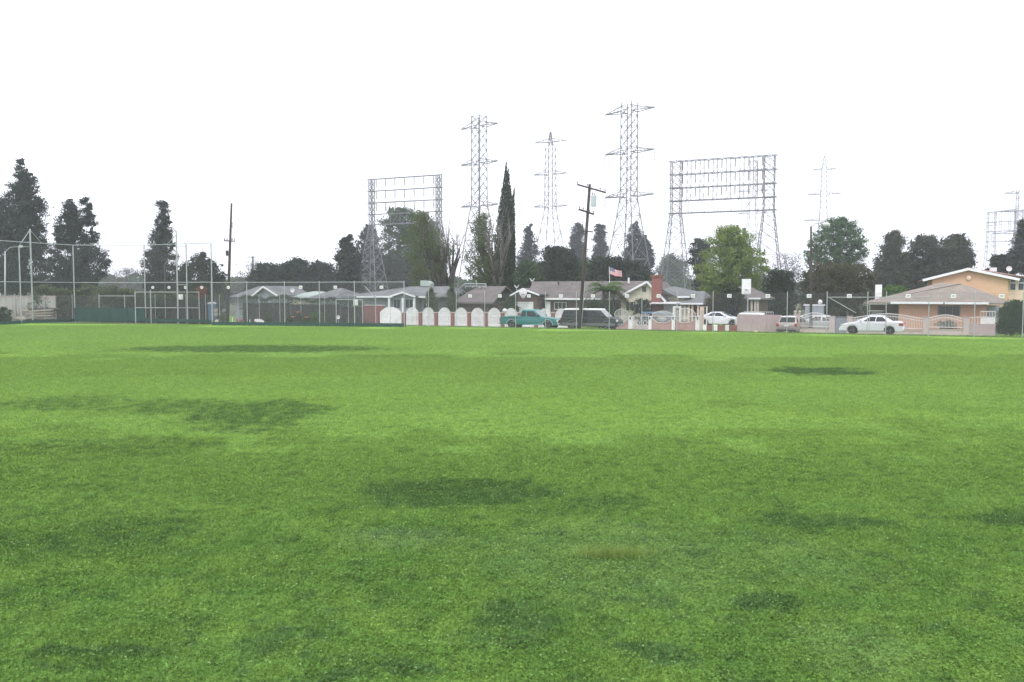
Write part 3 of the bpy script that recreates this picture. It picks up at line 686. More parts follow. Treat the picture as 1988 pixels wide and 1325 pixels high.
# cypress: three tight spires grown together
def spire(rows, Y, cx, g0, seed, n):
    r = np.random.default_rng(seed); rows = sorted(rows, key=lambda q: -q[0])
    zs = np.array([wz(q[0], Y) for q in rows])-g0; xl = np.array([wx(q[1], Y, q[0]) for q in rows])-cx; xr = np.array([wx(q[2], Y, q[0]) for q in rows])-cx
    zz = np.linspace(zs[0], zs[-1], 300); w = np.maximum(.05, np.interp(zz, zs, xr-xl)); p = w/w.sum()
    z = r.choice(zz, n, p=p)+r.uniform(-.1, .1, n); l_, r_ = np.interp(z, zs, xl), np.interp(z, zs, xr)
    t = r.uniform(0, 6.283, n); rad = r.uniform(0, 1, n)**0.35*(1+0.10*np.sin(t*7+z*2.1)+0.06*np.sin(z*5+t*3)); hw = (r_-l_)/2
    return np.stack([(l_+r_)/2+np.cos(t)*rad*hw, np.sin(t)*rad*hw*0.9, z], 1)
cxc = wx(981, 115); g0 = gz(cxc)
cyp = empty('cypress_tree', (cxc, 115, g0), 0, 'tall dark cypress with sharp spires, tallest tree in the middle', 'tree')
L_ = np.concatenate([spire([(316,982,984),(345,978,986),(380,972,990),(420,966,994),(470,960,998),(575,958,1000)], 115, cxc, g0, 1, 15000),
                     spire([(328,986.5,988),(350,984,990),(400,980,996),(450,975,1000),(570,975,1000)], 115, cxc, g0, 2, 8000),
                     spire([(366,998,999.5),(385,994,999),(420,988,1000),(570,985,1002)], 115, cxc, g0, 3, 5000)])
q = leaf_quads(L_, 0.13, 9, up=(0, 0, 1.0)); link(raw_mesh('crown', q, np.arange(len(q)).reshape(-1, 4), M['lf_cypress']), 'crown', cyp)
mb = MB(); mb.path([(0, 0, -.1), (0, 0, 8), (0.1, 0, 15)], 0.35, 0.06, 8); mb.build('trunk', M['bark'], cyp, smooth=True)

tree('conifer_tree', 'small pointed conifer just right of the tall cypress', [(435,1024,1034),(455,1015,1040),(480,1008,1046),(505,1003,1052),(570,1000,1055)], 220, M['lf_pine2'], clumps=75, cr=1.38, per=110, leaf=0.23, seed=41)
tree('broadleaf_tree', 'dense dark green tree above the left part of the brown roof', [(478,1062,1092),(490,1048,1112),(515,1040,1128),(545,1035,1132),(590,1040,1130)], 125, M['lf_dark'], clumps=130, cr=1.2, per=130, leaf=0.16, seed=42)
tree('broadleaf_tree', 'low grey green tree in front of the cypress foot', [(508,1010,1040),(525,1000,1055),(550,995,1062),(590,995,1060)], 112, M['lf_mid'], clumps=60, cr=1.0, per=110, leaf=0.14, seed=43)
tree('conifer_tree', 'left conifer of the hazy pair, right behind the leaning utility pole', [(430,1117,1127),(450,1108,1135),(480,1103,1140),(520,1098,1146),(580,1098,1146)], 262, M['lf_pine2'], clumps=95, cr=1.71, per=110, leaf=0.28, seed=44)
tree('conifer_tree', 'right conifer of the hazy pair, between leaning pole and tallest pylon', [(434,1157,1172),(450,1154,1176),(480,1149,1182),(520,1148,1186),(580,1148,1186)], 264, M['lf_pine2'], clumps=95, cr=1.55, per=110, leaf=0.28, seed=45)
tree('conifer_tree', 'conifer with pointed top between the feet of the tallest pylon', [(430,1229,1238),(452,1219,1246),(480,1212,1250),(520,1206,1254),(580,1205,1255)], 225, M['lf_pine2'], clumps=95, cr=1.50, per=110, leaf=0.26, seed=46)
tree('conifer_tree', 'shorter conifer at the right foot of the tallest pylon', [(458,1246,1256),(475,1240,1263),(500,1237,1270),(530,1235,1271),(580,1235,1271)], 228, M['lf_pine2'], clumps=75, cr=1.42, per=110, leaf=0.26, seed=47)
tree('broadleaf_tree', 'wide dark hedge like tree behind the flag and the brown roof', [(498,1165,1195),(508,1142,1225),(520,1138,1262),(545,1135,1272),(590,1138,1270)], 122, M['lf_dark'], clumps=150, cr=1.2, per=130, leaf=0.16, seed=48)
tree('broadleaf_tree', 'pale hazy distant tree between the chimney and the large gantry', [(496,1285,1315),(510,1275,1335),(540,1270,1345),(585,1272,1345)], 300, M['lf_mid'], clumps=90, cr=2.6, per=100, leaf=0.35, seed=49)
tree('broadleaf_tree', 'dark tree peeping out left of the light green willow', [(463,1345,1368),(480,1335,1385),(510,1335,1390),(570,1345,1385)], 142, M['lf_pine2'], clumps=70, cr=1.1, per=80, leaf=0.16, seed=50)
tree('willow_tree', 'light yellow green willow like tree behind the basketball backboard', [(437,1402,1430),(448,1385,1445),(452,1382,1472),(475,1365,1478),(500,1356,1488),(525,1347,1492),(555,1348,1484),(588,1362,1460)], 105, M['lf_bright'],
     clumps=170, cr=0.95, per=120, leaf=0.12, seed=51, trunk_px=1412, trunk_r=0.35, bark=M['bark_dark'], up=(0, 0, 0.35), limbs=26, fork=0.3, shell=0.55)
tree('broadleaf_tree', 'compact very dark evergreen right of the willow', [(524,1493,1525),(535,1482,1543),(560,1478,1548),(590,1480,1550),(612,1484,1545)], 96, M['lf_dark'], clumps=95, cr=0.75, per=130, leaf=0.1, seed=52)
tree('bare_tree', 'thin leafless grey tree between the willow and the round tree', [(488,1515,1540),(500,1498,1560),(525,1495,1570),(560,1500,1565)], 175, M['lf_twig'], clumps=55, cr=1.3, per=42, leaf=0.15, seed=53, bark=M['twig'], core=0)
tree('ficus_tree', 'round airy green tree behind the street lamp pole', [(421,1620,1642),(432,1596,1664),(455,1575,1680),(480,1563,1688),(505,1562,1686),(525,1570,1676),(550,1585,1665)], 132, M['lf_round'],
     clumps=210, cr=0.85, per=85, leaf=0.15, seed=54, trunk_px=1625, trunk_r=0.3, shell=0.45, limbs=30, core=900)
tree('broadleaf_tree', 'brownish green bushy tree left of the white chimney block', [(512,1585,1650),(525,1560,1690),(545,1550,1695),(570,1548,1695),(595,1552,1690),(615,1560,1685)], 98, M['lf_brown'], clumps=150, cr=0.85, per=130, leaf=0.11, seed=55, trunk_px=1640)
tree('broadleaf_tree', 'low dark tree mass joining the feet of the wind swept trees', [(500,1735,1780),(512,1700,1850),(530,1692,1885),(575,1692,1885)], 136, M['lf_wind'], clumps=110, cr=1.3, per=120, leaf=.19, seed=62)
tree('broadleaf_tree', 'hazy tree mass filling the view between the conifers above the brown roof', [(505,1045,1130),(515,1000,1215),(530,990,1275),(585,990,1275)], 150, M['lf_mid'], clumps=170, cr=1.5, per=110, leaf=.2, seed=63)
W = 'wind swept trees behind the peach houses'
tree('windblown_tree', 'leftmost wind swept dark tree, leaning tip above the tan roof', [(448,1728,1750),(465,1712,1756),(495,1700,1756),(525,1692,1760),(560,1690,1765)], 125, M['lf_wind'], clumps=95, cr=1.0, per=120, leaf=0.15, seed=56, up=(0.7, 0, 0.4), trunk_px=1725, group=None)
tree('windblown_tree', 'middle wind swept dark tree behind the tan hip roof', [(456,1790,1812),(468,1770,1826),(495,1755,1830),(540,1750,1835),(570,1752,1835)], 127, M['lf_wind'], clumps=110, cr=1.0, per=120, leaf=0.15, seed=57, up=(0.7, 0, 0.4), trunk_px=1790)
tree('windblown_tree', 'rightmost wind swept dark tree touching the two storey gable', [(455,1845,1862),(472,1828,1880),(480,1824,1892),(510,1820,1890),(545,1820,1880)], 123, M['lf_wind'], clumps=100, cr=0.95, per=120, leaf=0.15, seed=58, up=(0.7, 0, 0.4), trunk_px=1850)
tree('conifer_tree', 'dark ragged tree at the right edge above the red roof', [(428,1980,1996),(455,1971,2010),(480,1966,2020),(505,1950,2030),(530,1950,2035)], 122, M['lf_pine2'], clumps=110, cr=1.0, per=120, leaf=0.15, seed=59, trunk_px=1992)
tree('small_tree', 'low dark tree just behind the red roof ridge at right', [(495,1935,1952),(506,1924,1962),(525,1918,1968),(545,1918,1970)], 124, M['lf_dark'], clumps=50, cr=0.9, per=100, leaf=0.15, seed=60)
tree('shrub', 'bright green shrub top behind the tan roof beside the white chimney', [(556,1715,1740),(566,1710,1765),(580,1708,1770)], 99, M['lf_green'], clumps=35, cr=0.6, per=90, leaf=0.09, seed=61, cat='shrub')
# shrubs and hedges
def shrub(label, rows, Y, m, clumps=30, cr=0.45, per=90, leaf=0.07, seed=1, name='shrub', cat='shrub'):
    return tree(name, label, rows, Y, m, clumps, cr, per, leaf, seed=seed, trunk_r=0.07, cat=cat, limbs=6, fork=0.2)
shrub('large round dark green bush at the right edge beside the pink wall', [(583,1962,1984),(598,1945,1992),(620,1936,1995),(645,1936,1995)], 69.5, M['lf_hedge'], 90, .55, 130, .06, 71)
shrub('dark sparse bush in front of the cream house gable', [(580,1240,1258),(592,1228,1268),(608,1226,1268),(622,1230,1264)], 83.6, M['lf_dark'], 45, .45, 80, .06, 72)
shrub('dark green bush under the eave between palm and parked van', [(582,1140,1165),(590,1130,1192),(605,1128,1200),(622,1130,1198)], 85.6, M['lf_hedge'], 55, .5, 90, .08, 73)
shrub('green bush left of the brick garage under the roof eave', [(575,990,1000),(585,978,1004),(600,975,1006),(620,976,1004)], 89.8, M['lf_hedge'], 36, .45, 90, .08, 74)
shrub('dark shrubs behind the white coupe', [(570,1385,1420),(582,1372,1440),(600,1368,1440),(625,1372,1438)], 84, M['lf_brown'], 75, .6, 110, .09, 75)
shrub('dark shrub below the basketball backboard', [(560,1405,1440),(575,1398,1445),(600,1396,1446),(620,1400,1440)], 83, M['lf_dark'], 60, .55, 110, .09, 76)
shrub('small green plant against the peach wall under its window', [(622,1825,1848),(630,1816,1858),(640,1815,1860)], 71.5, M['lf_weed'], 22, .28, 70, .05, 77)
shrub('pale leafy shrub beside the grey house wall, right of its eave', [(560,830,840),(580,826,848),(600,828,852),(625,830,850)], 92.8, M['lf_weed'], 40, .5, 80, .09, 78)
shrub('pale green shrub climbing left of the brown roofed patio', [(550,874,880),(570,868,886),(600,866,888),(625,868,886)], 93.5, M['lf_weed'], 34, .45, 80, .09, 79)
shrub('dark green tree top behind the fence between the two pollarded trunks', [(568,850,940),(585,848,965),(610,848,965)], 100, M['lf_dark'], 80, .7, 110, .1, 80)
shrub('dark rounded bush at the far left in front of the old wall', [(597,-4,10),(605,-12,18),(620,-14,24),(632,-14,24)], 92.5, M['lf_hedge'], 40, .4, 100, .07, 81)
xs0 = [(62,112,553),(100,150,560),(140,190,552),(185,235,556),(215,270,560),(255,300,566),(295,345,566),(335,385,570)]
words_ = ['pale shrub right behind the old whitewashed wall', 'weedy shrub at the end of the old whitewashed wall', 'tall grey green shrub above the left end of the teal padding',
          'grey green shrub above the middle of the teal padding', 'grey green shrub above the right end of the teal padding', 'weedy shrub left of the wide dugout frame',
          'weedy shrub seen through the wide dugout frame', 'weedy shrub left of the rusty red shrub']
for i, (a_, b_, t_) in enumerate(xs0):
    shrub(words_[i], [(t_,a_+14,b_-14),(t_+12,a_,b_),(t_+45,a_-4,b_+4),(632,a_,b_)], 97+(i % 3)*1.5, M['lf_weed'], 60, .7, 100, .1, 90+i)
shrub('rusty red leaved shrub behind the right post of the dugout frame', [(556,388,398),(566,380,402),(578,384,400)], 95, M['lf_red'], 16, .4, 80, .09, 99)
shrub('small shrub behind the blue portable toilet', [(570,412,430),(590,405,440),(620,405,440)], 98, M['lf_weed'], 36, .5, 90, .09, 100)
def hedge(label, px0, px1, Y0, Y1, ztop, depth, seed, m=None):
    a_, b_ = Vector((wx(px0, Y0), Y0, 0)), Vector((wx(px1, Y1), Y1, 0)); g0 = gz(a_.x); ln = (b_-a_).length
    root = empty('hedge', (a_.x, a_.y, g0), math.atan2((b_-a_).y, (b_-a_).x), label, 'hedge')
    r = np.random.default_rng(seed); n = int(ln*ztop*330)
    x = r.uniform(0, ln, n); t = ztop*(1+0.05*np.sin(x*1.7)+0.04*np.sin(x*4.1)); z = r.uniform(0, 1, n)*t; y = r.uniform(0, 1, n)**1.6*depth
    z = np.where(r.uniform(0, 1, n) < 0.3, t-r.uniform(0, .2, n)+r.uniform(0,.12,n)*(r.uniform(0,1,n)<.3), z)
    y = np.where(z > t-0.25, r.uniform(0, depth, n), y)+0.10*np.sin(x*2.3+z*2)
    q = leaf_quads(np.stack([x, y, z], 1), 0.075, seed)
    link(raw_mesh('crown', q, np.arange(len(q)).reshape(-1, 4), m or M['lf_hedge']), 'crown', root)
    MB().box(0.1, ln-0.1, 0.45*depth, 0.75*depth, 0, ztop*0.8).build('branches', M['bark_dark'], root)
hedge('tall clipped dark hedge below the white gabled grey house', 464, 556, 93, 92, 3.1, 1.4, 5)
hedge('long clipped dark hedge behind the garden, below the grey hip roofs', 557, 654, 92, 91, 2.9, 1.4, 6)
hedge('darker hedge behind the dugout frame at left', 262, 400, 96, 95, 2.9, 1.4, 7)
hedge('short dark hedge between the gate frame and the brick wall', 656, 700, 91, 90.4, 2.6, 1.2, 8)
# garden plants behind the fence, one by one
gard = [(563,616,.5,'lf_weed','small leafy garden plant left of the orange flowers'),(581,613,.7,'lf_weed','tall flowering plant with an orange head'),
        (594,617,.45,'lf_weed','low garden plant right of the orange flowers'),(612,610,.8,'lf_green','rounded green garden plant with pale top'),
        (622,612,.6,'lf_green','green garden plant beside a fence post'),(640,616,.7,'lf_weed','spreading garden plant near the gate frame'),
        (668,614,.7,'lf_mid','blue green garden plant seen through the gate frame'),(432,616,.4,'lf_weed','small weed clump right of the portable toilet'),
        (520,612,.5,'lf_weed','thin garden plant left of the hedge corner')]
for i, (px, py, h, mm, lb) in enumerate(gard):
    shrub(lb, [(py-h*9,px-3,px+3),(py,px-8,px+8),(624,px-9,px+9),(632,px-7,px+7)], 86.5, M[mm], 18, .28, 45, .05, 120+i, name='garden_plant', cat='plant')
for i, (px, py, lb) in enumerate([(569,616,'orange flower head low in the garden at left'),(580,607,'orange flower head, the highest one in the garden'),(596,617,'faded orange flower head right of the highest one')]):
    p = at(px, py, 86); mb = MB(); mb.tube((0,0,0),(0,0,p.z-gz(p.x)), .02, .015, 5)
    r_ = empty('flower', (p.x, p.y, gz(p.x)), 0, lb, 'flower', 'orange flowers in the garden'); mb.build('stem', M['bark'], r_)
    h = p.z-gz(p.x); f = MB()
    for k in range(9):
        t = k*.7; f.add([(0,0,h),(math.cos(t)*.25,math.sin(t)*.25,h+.09),(math.cos(t+.6)*.25,math.sin(t+.6)*.25,h+.05)], [(0,1,2)])
    f.lathe((0,0,h-.04), [(.05,0),(.13,.06),(.05,.12)], n=8); f.build('bloom', M['orange'], r_)
# palm
def palm(label, px, Y, top_py, seed, r0, green):
    cx = wx(px, Y); g0 = gz(cx); H = wz(top_py, Y)-g0; rd = random.Random(seed)
    root = empty('palm_tree', (cx, Y, g0), 0, label, 'palm')
    mb = MB(); mb.path([(0,0,0),(0.05,0,H*.5),(0,0,H)], .22, .16, 9); mb.build('trunk', M['bark'], root, smooth=True)
    for k in range(26):
        az = rd.uniform(0, 6.28); el = rd.uniform(-0.3, 1.25); ln = r0*rd.uniform(.8, 1.15); fr = MB(); d = Vector((math.cos(az), math.sin(az), 0))
        pts_ = [Vector((0,0,H))+d*ln*t*math.cos(el*(1-t*.3))+Vector((0,0,ln*(t*math.sin(el)-0.75*t*t))) for t in [i/7 for i in range(8)]]
        side = d.cross(Vector((0,0,1)))
        for i in range(7):
            a_, b_ = pts_[i], pts_[i+1]; fr.tube(a_, b_, .02, .015, 3)
            for j in range(4):
                c = a_.lerp(b_, j/4); w = ln*.26*math.sin(math.pi*min(1, .15+(i+j/4)/7.4))
                for sg in (-1, 1):
                    tip = c+side*sg*w+d*w*.5-Vector((0,0,w*.45)); fr.add([c, c+d*.07, tip], [(0,1,2)])
        fr.build('frond', M['lf_palm'] if (el > 0.15 and green) else M['lf_palm_dry'], root)
palm('green feathery palm in front of the brown roof, left of the flag', 1172, 86, 562, 4, 3.0, True)
palm('darker drooping palm beside the cream gable', 1192, 86.5, 566, 9, 2.1, False)

# the far-off wood that closes the view between the houses
def far_wood():
    r = np.random.default_rng(77); n = 60000; px = r.uniform(-60, 2060, n); Y = r.uniform(262, 300, n)
    top = 540+5*np.sin(px*.021)+4*np.sin(px*.057+1)+3*np.sin(px*.13+2)+r.uniform(-2, 2, n)
    z1 = CAM_H-(top-566)/FPX*Y; z = -.5+(z1+.5)*r.uniform(0, 1, n)**.8
    q = leaf_quads(np.stack([(px-994)/FPX*Y, Y, z], 1), .75, 78)
    tag(link(raw_mesh('distant_wood', q, np.arange(len(q)).reshape(-1, 4), M['lf_mid']), 'distant_wood'), 'hazy far-off wood closing the horizon behind the houses', 'wood', kind='stuff')
far_wood()
# ------------------------------------------------------------------ pylons, gantries, wires (far behind the houses)
def lattice_tower(name, label, px, Y, top_py, levels, arms, rot=0.25, base_w=7.0, cat='pylon', arm_w=0.5, hang=1.9, thick=1.0, group=None):
    """levels: (height fraction, half width); arms: (height fraction, half length)"""
    cx = wx(px, Y); g0 = gz(cx)-0.1; H = wz(top_py, Y)-g0
    root = empty(name, (cx, Y, g0), rot, label, cat, group)
    hw = lambda z: float(np.interp(z/H, [l[0] for l in levels], [l[1] for l in levels]))
    sg = [(-1,-1),(1,-1),(1,1),(-1,1)]
    zs = [l[0]*H for l in levels]
    for sx, sy in sg:
        mb = MB()
        for z0, z1 in zip(zs[:-1], zs[1:]): mb.bar((sx*hw(z0), sy*hw(z0), z0), (sx*hw(z1), sy*hw(z1), z1), 0.14*thick, 0.14*thick)
        mb.build('leg', M['lattice'], root)
    # bracing panels get shorter towards the top
    z = 0.0; br = MB()
    while z < H-0.8:
        w = hw(z); st = max(1.9, min(w*1.7, 5.2)); z1 = min(H, z+st)
        for k in range(4):
            a_, b_ = sg[k], sg[(k+1) % 4]; w0, w1 = hw(z), hw(z1)
            br.bar((a_[0]*w0, a_[1]*w0, z), (b_[0]*w1, b_[1]*w1, z1), .07*thick, .07*thick)
            br.bar((b_[0]*w0, b_[1]*w0, z), (a_[0]*w1, a_[1]*w1, z1), .07*thick, .07*thick)
            br.bar((a_[0]*w1, a_[1]*w1, z1), (b_[0]*w1, b_[1]*w1, z1), .07*thick, .07*thick)
        z = z1
    tag(br.build('bracing', M['lattice'], root), kind='stuff')
    for fz, hl in arms:
        z = fz*H; w = hw(z)
        for s in (-1, 1):
            mb = MB(); tip = (s*hl, 0, z+.1)
            for sy in (-1, 1):
                mb.bar((s*w*.9, sy*w, z), tip, .14*thick, .14*thick); mb.bar((s*w*.9, sy*w, z+1.0), tip, .1*thick, .1*thick)
                mb.bar((s*w*.9, sy*w, z+2.3), tip, .05*thick, .05*thick)
                for t in (.25, .5, .75):
                    p = Vector((s*w*.9, sy*w, z)).lerp(Vector(tip), t); q = Vector((s*w*.9, sy*w, z+1.0)).lerp(Vector(tip), t-.12)
                    mb.bar(p, q, .07*thick, .07*thick)
            mb.bar((s*w, -w, z), (s*w, w, z), .12, .12)
            mb.build('crossarm', M['lattice'], root)
            if hang:
                ib = MB()
                for j in range(7): ib.lathe((s*hl, 0, z-.25-j*hang/7), [(.03,0),(.15,-.05),(.03,-.16)], n=6)
                ib.build('insulator', M['insul'], root)
    return root, g0, H
BL = [(0,4.3),(.30,2.75),(.44,1.75),(1,1.55)]
T1, g1, H1 = lattice_tower('power_pylon', 'left lattice pylon with three crossarms, behind the two pollarded trees', 931, 190, 226, [(0,4.0),(.42,2.0),(.55,1.25),(1,1.2)], [(.535,5.6),(.755,5.6),(.945,5.6)], rot=-0.70)
lattice_tower('power_pylon', 'thin lattice pylon with three crossarms between the cypress and the leaning pole', 1068, 235, 256, [(0,4.6),(.38,2.5),(.55,1.25),(.92,1.1),(.93,.5),(1,.12)], [(.57,5.2),(.755,5.2),(.94,5.0)], rot=-0.5, thick=.9)
T3, g3, H3 = lattice_tower('power_pylon', 'tallest lattice pylon with three crossarms, right of the leaning pole', 1219, 172, 199, [(0,4.3),(.22,3.1),(.44,1.8),(.55,1.25),(1,1.2)], [(.55,5.9),(.76,5.9),(.955,5.9)], rot=-0.70)
lattice_tower('power_pylon', 'faint far lattice pylon behind the round airy tree', 1595, 420, 302, [(0,5),(.5,2.2),(.6,1.7),(.9,1.2),(1,.2)], [(.55,9.5),(.73,8),(.90,6)], rot=-0.4, thick=1.3, hang=2.5)
lattice_tower('power_pylon', 'faint far lattice pylon seen through the large gantry', 1458, 400, 312, [(0,5),(.5,2.3),(.6,1.8),(1,1.5)], [(.62,7),(.78,7),(.93,7)], rot=-0.5, thick=1.0, hang=2.5)
lattice_tower('power_pylon', 'lattice pylon cut by the right edge of the photo', 1979, 300, 372, [(0,5.0),(.45,2.6),(.7,1.75),(1,1.7)], [(.62,9.5),(.82,8.5),(.985,6)], rot=-0.3, thick=1.1)
def gantry(label, px0, px1, Y0, Y1, top0, rails, bays, tower_w, base_w, group=None, cols=True, thick=1.0, knee=None):
    """portal: two lattice towers, horizontal trusses between them at the heights seen on column px0"""
    A_, B_ = Vector((wx(px0, Y0, 430), Y0, 0)), Vector((wx(px1, Y1, 430), Y1, 0)); g0 = gz(A_.x)-.1; ln = (B_-A_).length
    root = empty('power_gantry', (A_.x, A_.y, g0), math.atan2((B_-A_).y, (B_-A_).x), label, 'gantry', group)
    H = wz(top0, Y0)-g0; zr = [wz(p, Y0)-g0 for p in rails]; zk = zr[-1]
    for xc in (0, ln):
        br = MB()
        hw = lambda z: tower_w/2 if z > zk else base_w/2+(tower_w-base_w)/2*(z/zk)
        for sx in (-1, 1):
            for sy in (-1, 1):
                mb = MB(); mb.bar((xc+sx*hw(0), sy*hw(0), 0), (xc+sx*hw(zk), sy*hw(zk), zk), .15*thick, .15*thick)
                mb.bar((xc+sx*hw(zk), sy*hw(zk), zk), (xc+sx*hw(H), sy*hw(H), H), .13*thick, .13*thick); mb.build('leg', M['lattice'], root)
        z = 0
        while z < H-.5:
            st = max(1.5, hw(z)*1.35); z1 = min(H, z+st); w0, w1 = hw(z), hw(z1)
            for (ax, ay), (bx, by) in (((-1,-1),(1,-1)), ((1,-1),(1,1)), ((1,1),(-1,1)), ((-1,1),(-1,-1))):
                br.bar((xc+ax*w0, ay*w0, z), (xc+bx*w1, by*w1, z1), .07*thick, .07*thick); br.bar((xc+bx*w0, by*w0, z), (xc+ax*w1, ay*w1, z1), .07*thick, .07*thick)
                br.bar((xc+ax*w1, ay*w1, z1), (xc+bx*w1, by*w1, z1), .06*thick, .06*thick)
            z = z1
        tag(br.build('bracing', M['lattice'], root), kind='stuff')
    e = tower_w/2
    for i, z in enumerate(zr):
        mb = MB()
        for sy in (-1, 1): mb.bar((-e-.6, sy*e*.8, z), (ln+e+.6, sy*e*.8, z), .12*thick, .15*thick)
        n = 14
        for k in range(n):
            x0, x1 = ln*k/n, ln*(k+1)/n; s = 1 if k % 2 else -1
            mb.bar((x0, s*e*.8, z), (x1, -s*e*.8, z), .07, .07)
        mb.build('truss', M['lattice'], root)
    lo = MB(); n = bays
    for k in range(n):
        x0, x1 = ln*(k+.15)/n, ln*(k+.85)/n
        lo.bar((x0, 0, zr[-1]), (x1, 0, zr[-2]), .08, .08)
        if k: lo.bar((ln*k/n, 0, zr[-1]), (ln*k/n, 0, zr[-2]), .08, .08)
    tag(lo.build('lower_lacing', M['lattice'], root), kind='stuff')
    for k in range(1, bays):
        xc = ln*k/bays
        if cols:
            mb = MB()
            for s in (-.45, .45): mb.bar((xc+s, 0, zr[-2]), (xc+s, 0, H), .13*thick, .13*thick)
            z = zr[-2]; s = 1
            while z < H-.6:
                mb.bar((xc-s*.45, 0, z), (xc+s*.45, 0, min(H, z+1.0)), .09, .09); z += 1.0; s = -s
            mb.build('lattice_column', M['lattice'], root)
    for z in zr[:-2]:
        for k in range(bays):
            ib = MB(); x = ln*(k+.5)/bays
            for j in range(9): ib.lathe((x, 0, z-.2-j*.2), [(.05,0),(.2,-.05),(.05,-.17)], n=6)
            ib.build('insulator', M['insul'], root)
    pk = MB()
    for k in range(bays+1):
        x = ln*k/bays; pk.bar((x, 0, H), (x, 0, H+.9), .06, .06); pk.bar((x-.3, 0, H+.8), (x+.3, 0, H+.8), .05, .05)
    pk.build('finial', M['lattice'], root)
gantry('large lattice gantry of two towers and five trusses behind the willow', 1312, 1492, 186, 178, 314, [314,340,366,391,415], 7, 2.1, 6.6)
gantry('smaller lattice gantry of two towers and five trusses behind the grey house', 722, 852, 205, 197, 349, [349,372,395,417,437], 7, 1.0, 6.6, cols=False)
gantry('faint far gantry left of the pylon at the right edge', 1925, 1978, 420, 412, 412, [412,432,450,470], 3, 3.4, 7, thick=1.2)
def wire(label, p, q, sag, r=0.022, n=16, group='overhead wires', name='overhead_wire'):
    p, q = Vector(p), Vector(q); pts_ = [p.lerp(q, i/n)-Vector((0, 0, 4*sag*(i/n)*(1-i/n))) for i in range(n+1)]
    mb = MB(); mb.path(pts_, r, r, 4); return tag(mb.build(name, M['cable']), label, 'wire', group)
tips = {'low': .535, 'mid': .755, 'top': .945}
for lv, fz in tips.items():
    for s, sd_ in ((-1, 'left'), (1, 'right')):
        a_ = T1.matrix_basis @ Vector((s*5.6, 0, fz*H1-2.1)); b_ = T3.matrix_basis @ Vector((s*5.9, 0, (fz+.005)*H3-2.1))
        wire(f'{lv if lv!="mid" else "middle"} conductor from the {sd_} arm of the left pylon running away behind it', a_, a_+Vector((14+s*2, 260, 2)), 9, .02)
        wire(f'{lv if lv!="mid" else "middle"} conductor from the {sd_} arm of the tallest pylon running away behind it', b_, b_+Vector((40+s*2, 260, 2)), 9, .02)
wire('upper one of two cables crossing the sky above the right houses', at(1660, 445, 130), at(2060, 424, 112), .6, .03)
wire('lower one of two cables crossing the sky above the right houses', at(1660, 476, 130), at(2060, 470, 112), .5, .03)
wire('thin cable just under the lower cable at right', at(1780, 486, 128), at(2060, 480, 112), .4, .022)
# ------------------------------------------------------------------ utility poles
def leaning_pole():
    Y = 74.9; b_ = at(1124, 640, Y); t = at(1145, 358, Y); g0 = gz(b_.x); b_.z = g0
    root = empty('utility_pole', b_, 0, 'leaning dark wooden utility pole with crossarms and a grey transformer, beside the van', 'utility pole')
    tl = t-b_; mb = MB(); mb.tube((0,0,-.3), tl, .17, .12, 10); mb.build('pole', M['pole_wood'], root, smooth=True)
    ax = lambda p0, p1: (at(*p0, Y)-b_, at(*p1, Y)-b_)
    for i, (p0, p1, w) in enumerate((((1120,359),(1176,375),.13), ((1123,407),(1153,417),.15), ((1127,449),(1151,451),.10), ((1115,472),(1128,470),.07))):
        p, q = ax(p0, p1); mb = MB(); mb.bar(p+Vector((0,-.17,0)), q+Vector((0,-.17,0)), w, w); mb.build('crossarm', M['pole_wood'], root)
        if i < 2:
            for f in ((0.02, .35, .8, .97) if i == 0 else (.05, .3, .7, .95)):
                c = p.lerp(q, f)+Vector((0,-.17,.07)); ib = MB(); ib.lathe(c, [(.02,0),(.02,.08),(.07,.1),(.05,.2),(.02,.22)], n=8); ib.build('insulator', M['insul'], root)
    c = at(1152, 391, Y)-b_; mb = MB(); mb.lathe(c-Vector((0,.25,.48)), [(.22,0),(.25,.04),(.25,.9),(.22,.96),(.1,1.0)], n=16)
    tr = mb.build('transformer', M['trans'], root, smooth=False)
    for s in (-.1, .1):
        ib = MB(); ib.lathe(c+Vector((s,-.25,.48)), [(.04,0),(.05,.08),(.03,.2),(.02,.28)], n=8); ib.build('bushing', M['insul'], tr)
    mb = MB(); mb.path([c+Vector((-.1,-.25,.76)), c+Vector((-.2,-.2,1.1)), c+Vector((-.1,-.1,1.3))], .015, n=4); mb.path([c+Vector((.1,-.25,.76)), c+Vector((.22,-.2,1.05)), c+Vector((.1,-.1,1.25))], .015, n=4)
    mb.build('jumper_wire', M['cable'], root)
    mb = MB(); mb.tube((.17,-.1,0), Vector((.17,-.1,0))+tl*.35, .03, .03, 6); mb.build('conduit', M['galv'], root)
    return b_, tl
lb, ltl = leaning_pole()
